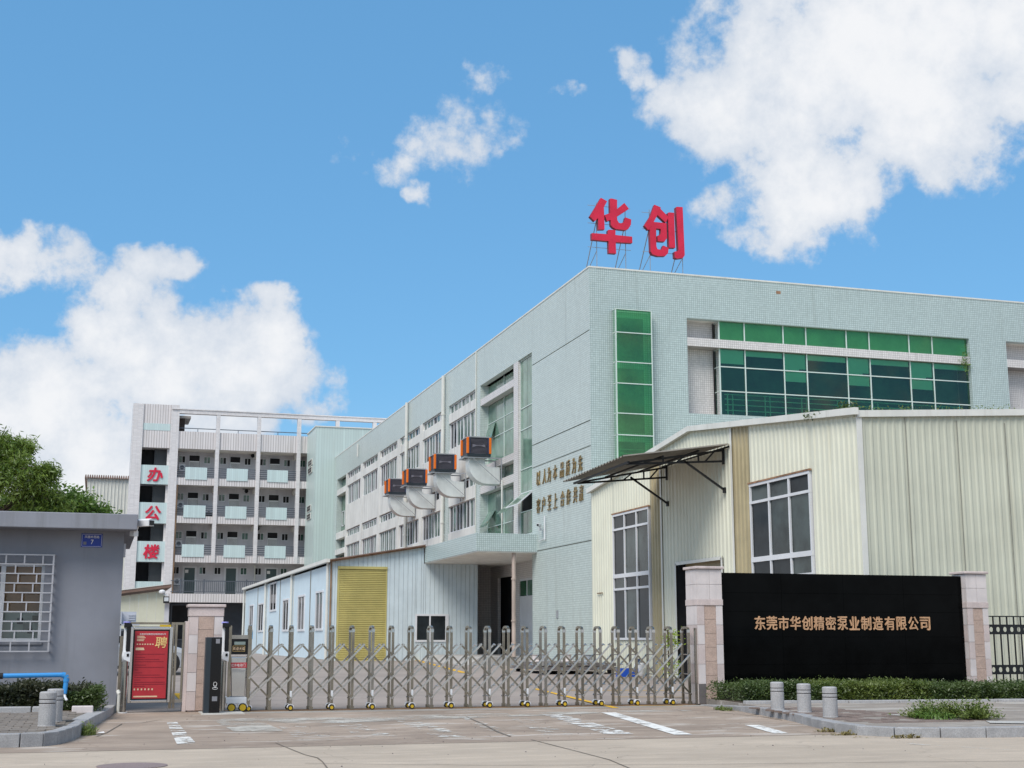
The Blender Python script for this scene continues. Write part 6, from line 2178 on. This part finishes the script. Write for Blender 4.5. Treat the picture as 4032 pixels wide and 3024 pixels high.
# grass blades that have grown through the hedge
hb_ = B()
for _ in range(700):
    x = 13.3 + 2.3 * rng.random() ** 0.8
    y = 23.55 - (x - 13.4) * 0.12 + rng.uniform(0, 1.2)
    p_ = Vector((x, y, 0.55))
    t_ = p_ + Vector((rng.gauss(0, 0.05), rng.gauss(0, 0.05), rng.uniform(0.06, 0.20)))
    s_ = Vector((0.006, 0, 0))
    hb_.quad(p_ - s_, p_ + s_, t_ + s_ * 0.2, t_ - s_ * 0.2)
solo('hedge_grass', hb_, M_grass, None, None, (14, 23.6, 0.5), fix=False, kind='stuff')
grass_tuft((pw.x - 0.35, pw.y + 0.1, 0.33), 0.3, 0.4, 0.16, 260, M_leaf_tree2, 'weed_clump', 'thin straggling edge of weeds beside the bushy clump')
pt = at_z(325, 2895, 0.2)
grass_tuft((pt.x + 0.05, pt.y + 0.1, 0.2), 0.14, 0.22, 0.24, 90, M_grass, 'grass_tuft', 'small grass tuft in the gutter at the end of the kerb by the guard house')
for (px, py) in ((2835, 2795), (2860, 2798)):
    pq = at_z(px, py, 0.2)
    grass_tuft((pq.x, pq.y, 0.2), 0.12, 0.12, 0.09, 50, M_grass, 'grass_tuft', 'low grass tuft at the %s end of the kerb near the tall pillar' % ('near' if px > 2850 else 'far'))
for (px, py, lab) in ((3330, 2893, 'curved corner of the kerb'), (3560, 2905, 'straight kerb before the weed clump'), (3260, 2880, 'start of the curved kerb corner')):
    pq = at_z(px, py, 0.2)
    grass_tuft((pq.x, pq.y - 0.05, 0.2), 0.25, 0.06, 0.06, 60, leaf_mat('dry_grass_%d' % px, (0.22, 0.18, 0.07), (0.30, 0.25, 0.10)), 'dry_grass', 'dry grass in the gutter at the ' + lab)
b = B()
prs = random.Random(5)
for k in range(26):
    px = prs.choice([3230, 3270, 3340, 3380, 3420, 2880, 2900, 3560, 3600]) + prs.randint(-30, 30)
    pq = at_z(px, 2888 + prs.randint(-12, 18) if px > 3000 else 2800, 0.2)
    b.quad((pq.x, pq.y, 0.205), (pq.x + 0.05, pq.y + 0.01, 0.21), (pq.x + 0.06, pq.y + 0.04, 0.206), (pq.x + 0.01, pq.y + 0.03, 0.212))
o = solo('fallen_leaves', b, MATS['dry_grass_3330'], None, None, (0, 0, 0), fix=False)
o['kind'] = 'stuff'
b = B()
for _ in range(120):
    x, y = prs.uniform(-1, 13), prs.uniform(14.2, 24)
    if x < 0.3 and y > 17.5 or x > 9.5 and y > 15.2:
        continue
    s_ = prs.uniform(0.004, 0.011)
    b.ball((x, y, 0.2 + s_ * 0.4), s_, s_ * 1.3, s_ * 0.6, 5, 3)
o = solo('pebbles', b, M_darkstone, None, None, (0, 0, 0), fix=False)
o['kind'] = 'stuff'
pq = at_z(397, 2888, 0.2)
solo('paper_scrap', B().quad((pq.x - 0.05, pq.y - 0.03, 0.206), (pq.x + 0.05, pq.y, 0.21), (pq.x + 0.04, pq.y + 0.09, 0.222), (pq.x - 0.04, pq.y + 0.07, 0.212)), M_white_print, 'scrap of white paper on the driveway near the kerb end', 'litter', (pq.x, pq.y, 0.2), fix=False)

# yellow-green shrub behind the tall gate pillar
t = thing('lime_shrub', 'narrow yellow-green shrub behind the folding gate beside the tall pillar', 'shrub', (11.95, 27.6, 0.22))
part('stem', B().tube((12.05, 27.9, 0.22), (12.0, 27.85, 1.7), 0.02, 6), M_bark, t)
pts = [((12.08 + rng.gauss(0, 0.05), 27.85 + rng.gauss(0, 0.08), z), 1) for z in [0.62 + 0.03 * k for k in range(36)] if (0.75 < z < 1.02 or 1.3 < z < 1.66)]
part('leaves', leaves(pts, 26, 0.075, (0.055, 0.1, 0.05), rng), M_lime, t, fix=False)


# trees behind the guard house
def tree(name, label, base, trunk_h, clumps, n_tw, leaf, m, sp, droop, seed, slim):
    rg = random.Random(seed)
    t = thing(name, label, 'tree', base)
    b = B()
    top = (base[0] + 0.2, base[1], base[2] + trunk_h)
    b.tube(base, top, 0.2, 9, 0.13)
    tw = B()
    pts = []
    for (cx, cy, cz, r) in clumps:
        c = Vector((cx, cy, cz))
        mid = Vector(top).lerp(c, 0.5) + Vector((0, 0, -0.15))
        b.tube(top, mid, 0.09, 6, 0.06)
        b.tube(mid, c, 0.06, 6, 0.025)
        for _ in range(n_tw):
            d = Vector((rg.gauss(0, 1), rg.gauss(0, 1), rg.gauss(0, 0.75))).normalized()
            L = r * rg.uniform(0.35, 1.12)
            e = c + d * L
            a = c + d * L * 0.3
            if _ % 3 == 0:
                tw.tube(a, e, 0.014, 4, 0.005, cap=False)
            for k in range(4):
                q = a.lerp(e, 0.35 + 0.22 * k)
                pts.append(((q.x, q.y, q.z), 1))
    part('trunk', b, M_bark, t)
    part('twigs', tw, M_bark, t, fix=False)
    part('crown', leaves(pts, 5, leaf, sp, rg, droop, slim), m, t, fix=False)
    return t


tree('feathery_tree', 'tall olive-green tree with feathery drooping leaves rising behind the guard house', (-4.2, 44, 0.4), 4.2,
     [(-5.0, 44, 6.6, 1.1), (-3.9, 43.6, 7.1, 1.05), (-3.0, 44.2, 6.9, 0.9), (-2.55, 44.4, 7.35, 0.45), (-3.3, 43.2, 6.1, 1.0), (-2.1, 44, 6.0, 0.85), (-1.75, 43.8, 6.55, 0.35), (-4.5, 44.8, 5.6, 1.0), (-2.6, 44.8, 5.3, 0.9), (-1.45, 44.2, 5.5, 0.6), (-3.6, 43.9, 6.6, 1.0), (-2.6, 43.6, 6.6, 0.8), (-4.4, 43.8, 6.9, 0.9), (-2.0, 44.1, 5.2, 0.9), (-3.2, 44.0, 7.35, 0.6)],
     120, 0.18, M_leaf_tree, (0.10, 0.10, 0.08), 0.55, 21, 0.2)
tree('bushy_tree', 'lower bushy deep green tree to the right of the feathery tree, behind the guard house', (-0.9, 46, 0.4), 3.4,
     [(-1.6, 46, 5.5, 0.8), (-0.9, 45.7, 5.75, 0.7), (-0.35, 46.2, 5.45, 0.65), (0.2, 46, 4.9, 0.6), (-1.2, 45.5, 4.9, 0.8), (-0.3, 45.6, 4.7, 0.8), (-2.4, 45.9, 5.1, 0.8), (-3.3, 45.9, 5.0, 0.9), (-2.7, 46.2, 5.6, 0.7), (-0.1, 46.0, 5.2, 0.7), (-1.9, 45.8, 5.2, 0.9), (-0.8, 45.9, 5.3, 0.8)],
     120, 0.15, M_leaf_tree2, (0.10, 0.10, 0.09), 0.1, 33, 0.45)
# creepers on the shed's gutter and roof edge
def tuft_on(px, py, X, r, n, label):
    p = at_x(px, py, X)
    pts = [((p.x + rng.gauss(0, 0.05), p.y + rng.gauss(0, r), p.z + abs(rng.gauss(0, 0.07)) - 0.03), 1) for _ in range(n)]
    b = leaves(pts, 6, 0.09, (0.05, 0.1, 0.04), rng)
    solo('creeper', b, M_leaf_hedge, label, 'plant', (p.x, p.y, p.z), fix=False)


tuft_on(3330, 1612, XS + 0.1, 0.28, 60, 'dark creeper growing on the roof edge of the cream workshop near its corner')
tuft_on(3200, 1634, XS - 0.12, 0.25, 16, 'thin creeper hanging over the gable flashing of the cream workshop')
pts = [((17.6 + k * 0.35 + rng.uniform(-0.2, 0.2), 28.6, 7.0 + k * 0.019), 1) for k in range(14)]
solo('roof_weeds', leaves(pts, 14, 0.07, (0.15, 0.1, 0.03), rng), M_grass, None, None, (19, 28.6, 7), fix=False, kind='stuff')
pr = at_y(3800, 1420, Y0 - 0.05)
pts = [((pr.x + rng.gauss(0, 0.12), Y0 - 0.06, pr.z + rng.gauss(0, 0.25)), 1) for k in range(26)]
solo('wall_creeper', leaves(pts, 6, 0.10, (0.07, 0.03, 0.08), rng), M_leaf_tree2, 'small creeper at the right end of the green ribbon window', 'plant', (pr.x, Y0, pr.z), fix=False)

# ================================================================== YARD CLUTTER AND CAR
zb = gz(46) - 0.0
cx0, cyc = -1.85, 46.4


def car(loc, label):
    t = thing('parked_car', label, 'car', loc)
    x, y, z = loc                      # x = rear end, nose towards +x; y = near side; z = ground
    L, Wd = 4.6, 1.8
    # body side profile, extruded across with narrower shoulders
    low = [(0.05, 0.32), (0.0, 0.62), (0.06, 0.98), (0.55, 1.05), (1.25, 1.02), (3.2, 0.98), (3.9, 0.90), (4.42, 0.74), (4.58, 0.55), (4.56, 0.30), (4.2, 0.20), (0.3, 0.20)]
    secs = ((0.0, 0.04, 0.86), (0.10, 0.0, 1.0), (Wd - 0.10, 0.0, 1.0), (Wd, 0.04, 0.86))
    b = B()
    n = len(low)
    for (dy, ins, sz) in secs:
        for (px, pz) in low:
            qx = 2.3 + (px - 2.3) * (1 - ins)
            qz = 0.35 + (pz - 0.35) * (sz if pz > 0.5 else 1)
            b.v.append((x + qx, y + dy, z + qz))
    for s_ in range(3):
        for k in range(n):
            k2 = (k + 1) % n
            b.f.append((s_ * n + k, s_ * n + k2, (s_ + 1) * n + k2, (s_ + 1) * n + k))
    b.f.append(tuple(range(n)))
    b.f.append(tuple(range(4 * n - 1, 3 * n - 1, -1)))
    part('body', b, M_carpaint, t, bevel=0.04)
    roof = [(0.45, 1.0), (1.0, 1.40), (1.5, 1.47), (2.3, 1.44), (3.25, 1.0)]
    b = B()
    for (dy, ins) in ((0.12, 0), (0.28, 1), (Wd - 0.28, 1), (Wd - 0.12, 0)):
        for (px, pz) in roof:
            b.v.append((x + px, y + dy, z + (pz if ins or pz < 1.1 else pz - 0.05)))
    m_ = len(roof)
    for s_ in range(3):
        for k in range(m_ - 1):
            b.f.append((s_ * m_ + k, s_ * m_ + k + 1, (s_ + 1) * m_ + k + 1, (s_ + 1) * m_ + k))
    b.f.append(tuple(range(m_)))
    b.f.append(tuple(range(4 * m_ - 1, 3 * m_ - 1, -1)))
    part('glasshouse', b, M_carglass, t)
    part('roof', B().prism([(x + 0.98, z + 1.41), (x + 1.5, z + 1.485), (x + 2.32, z + 1.455), (x + 2.3, z + 1.43), (x + 1.5, z + 1.46), (x + 1.0, z + 1.385)], 'y', y + 0.26, y + Wd - 0.26), M_carpaint, t)
    for wx in (0.85, 3.72):
        for wy in (-0.02, Wd - 0.2):
            wv = part('wheel', B().tube((x + wx, y + wy, z + 0.33), (x + wx, y + wy + 0.22, z + 0.33), 0.33, 22), M_rubber, t)
            rb_ = B().tube((x + wx, y + wy - 0.008, z + 0.33), (x + wx, y + wy, z + 0.33), 0.09, 12)
            for q in range(5):
                a = 2 * pi * q / 5
                rb_.bar((x + wx, y + wy - 0.006, z + 0.33), (x + wx + 0.22 * cos(a), y + wy - 0.006, z + 0.33 + 0.22 * sin(a)), 0.01, 0.05, up=(0, 1, 0))
            for q in range(16):
                a, a2 = 2 * pi * q / 16, 2 * pi * (q + 1) / 16
                rb_.bar((x + wx + 0.22 * cos(a), y + wy - 0.006, z + 0.33 + 0.22 * sin(a)), (x + wx + 0.22 * cos(a2), y + wy - 0.006, z + 0.33 + 0.22 * sin(a2)), 0.01, 0.03, up=(0, 1, 0))
            part('rim', rb_, M_chrome, wv)
        part('wheel_arch', B().tube((x + wx, y - 0.012, z + 0.35), (x + wx, y + 0.03, z + 0.35), 0.385, 22), M_rubber, t)
    part('headlight', B().prism([(x + 3.98, z + 0.70), (x + 4.42, z + 0.60), (x + 4.46, z + 0.68), (x + 4.25, z + 0.80), (x + 3.95, z + 0.82)], 'y', y - 0.012, y + 0.12), M_lamp, t)
    part('headlight', B().prism([(x + 3.98, z + 0.70), (x + 4.42, z + 0.60), (x + 4.46, z + 0.68), (x + 4.25, z + 0.80), (x + 3.95, z + 0.82)], 'y', y + Wd - 0.12, y + Wd + 0.012), M_lamp, t)
    part('sill', B().box(x + 1.2, x + 3.3, y - 0.01, y + 0.1, z + 0.18, z + 0.28), M_rubber, t)
    part('mirror', B().ball((x + 2.95, y - 0.1, z + 1.02), 0.1, 0.08, 0.07, 8, 5), M_carpaint, t)
    part('door_seam', B().box(x + 2.02, x + 2.03, y - 0.004, y + 0.05, z + 0.3, z + 0.95).box(x + 3.05, x + 3.06, y - 0.004, y + 0.05, z + 0.3, z + 0.92), M_rubber, t)
    return t


car((-1.42, 46.2, gz(46)), 'silver car parked in the yard behind the pedestrian gate, only its nose in view')
solo('speed_hump', B().prism([(45.2, gz(45) + 0.0), (45.55, gz(45)), (45.45, gz(45) + 0.05), (45.3, gz(45) + 0.05)], 'x', -1, 3.6), M_rubber, 'low black rubber strip on the ground before the parked car', 'speed hump', (1.5, 45.3, gz(45)))

# heap of materials by the shed wall
p = at_z(2300, 2645, 0.36)
hp = thing('material_heap', 'low heap of dusty castings and boards on a flat trolley before the mint side wall', 'material heap', (15.9, 45.0, 0.36))
hx, hy = 14.6, 46.2
for k in range(7):
    part('board', B().box(hx - 0.2 + rng.uniform(-0.15, 0.15), hx + 2.1 + rng.uniform(-0.2, 0.2), hy - 2.6 + 0.45 * k, hy - 2.2 + 0.45 * k, gz(45) + 0.22 + rng.uniform(0, 0.03), gz(45) + 0.32 + rng.uniform(0, 0.05)), M_conc if k % 2 else M_darkstone, hp)
part('trolley_deck', B().box(hx - 0.4, hx + 2.3, hy - 2.9, hy + 0.9, gz(45) + 0.12, gz(45) + 0.21), M_darkstone, hp)
for (x, y) in ((hx - 0.2, hy - 2.7), (hx + 2.0, hy - 2.7), (hx - 0.2, hy + 0.6)):
    part('trolley_wheel', B().tube((x, y - 0.05, gz(45) + 0.08), (x, y + 0.05, gz(45) + 0.08), 0.08, 12), M_rubber, hp)
for (x, y, r) in ((hx + 0.6, hy + 0.1, 0.26), (hx + 1.3, hy - 0.4, 0.22), (hx + 1.8, hy - 1.2, 0.24), (hx + 0.1, hy - 0.5, 0.2)):
    part('casting', B().lathe((x, y, gz(45) + 0.3), [(r, 0), (r, 0.08), (r * 0.6, 0.12), (r * 0.6, 0.26), (r * 0.75, 0.3)], 14), M_galv if r > 0.22 else M_palestone, hp)
p = at_z(2470, 2664, 0.33)
cr = thing('blue_crate', 'open bright blue plastic crate on the yard floor before the cream workshop', 'crate', (p.x, p.y, gz(p.y)))
zz = gz(p.y)
part('crate_wall', B().box(p.x - 0.3, p.x + 0.3, p.y - 0.2, p.y - 0.18, zz, zz + 0.26).box(p.x - 0.3, p.x + 0.3, p.y + 0.2, p.y + 0.22, zz, zz + 0.26).box(p.x - 0.3, p.x - 0.28, p.y - 0.18, p.y + 0.2, zz, zz + 0.26).box(p.x + 0.28, p.x + 0.3, p.y - 0.18, p.y + 0.2, zz, zz + 0.26), M_bucket, cr)
part('crate_floor', B().box(p.x - 0.28, p.x + 0.28, p.y - 0.18, p.y + 0.2, zz, zz + 0.02), M_bucket, cr)
p = at_z(2528, 2662, 0.33)
dm = thing('water_drum', 'white plastic bottle drum with a dark blue cap beside the blue crate', 'drum', (p.x, p.y, gz(p.y)))
part('drum_body', B().lathe((p.x, p.y + 0.2, gz(p.y)), [(0.16, 0), (0.17, 0.05), (0.17, 0.36), (0.12, 0.42)], 16), M_whiteplastic, dm)
part('drum_cap', B().lathe((p.x, p.y + 0.2, gz(p.y) + 0.42), [(0.12, 0), (0.12, 0.1), (0.1, 0.12)], 16), M_navy, dm)
p = at_z(1660, 2592, 0.50)
bs = thing('blue_basin', 'small blue plastic basin on the ground by the blue shed front', 'basin', (p.x, p.y, gz(p.y)))
part('basin', B().lathe((p.x, p.y, gz(p.y)), [(0.2, 0), (0.28, 0.16), (0.26, 0.16), (0.18, 0.02)], 16), M_bucket, bs)
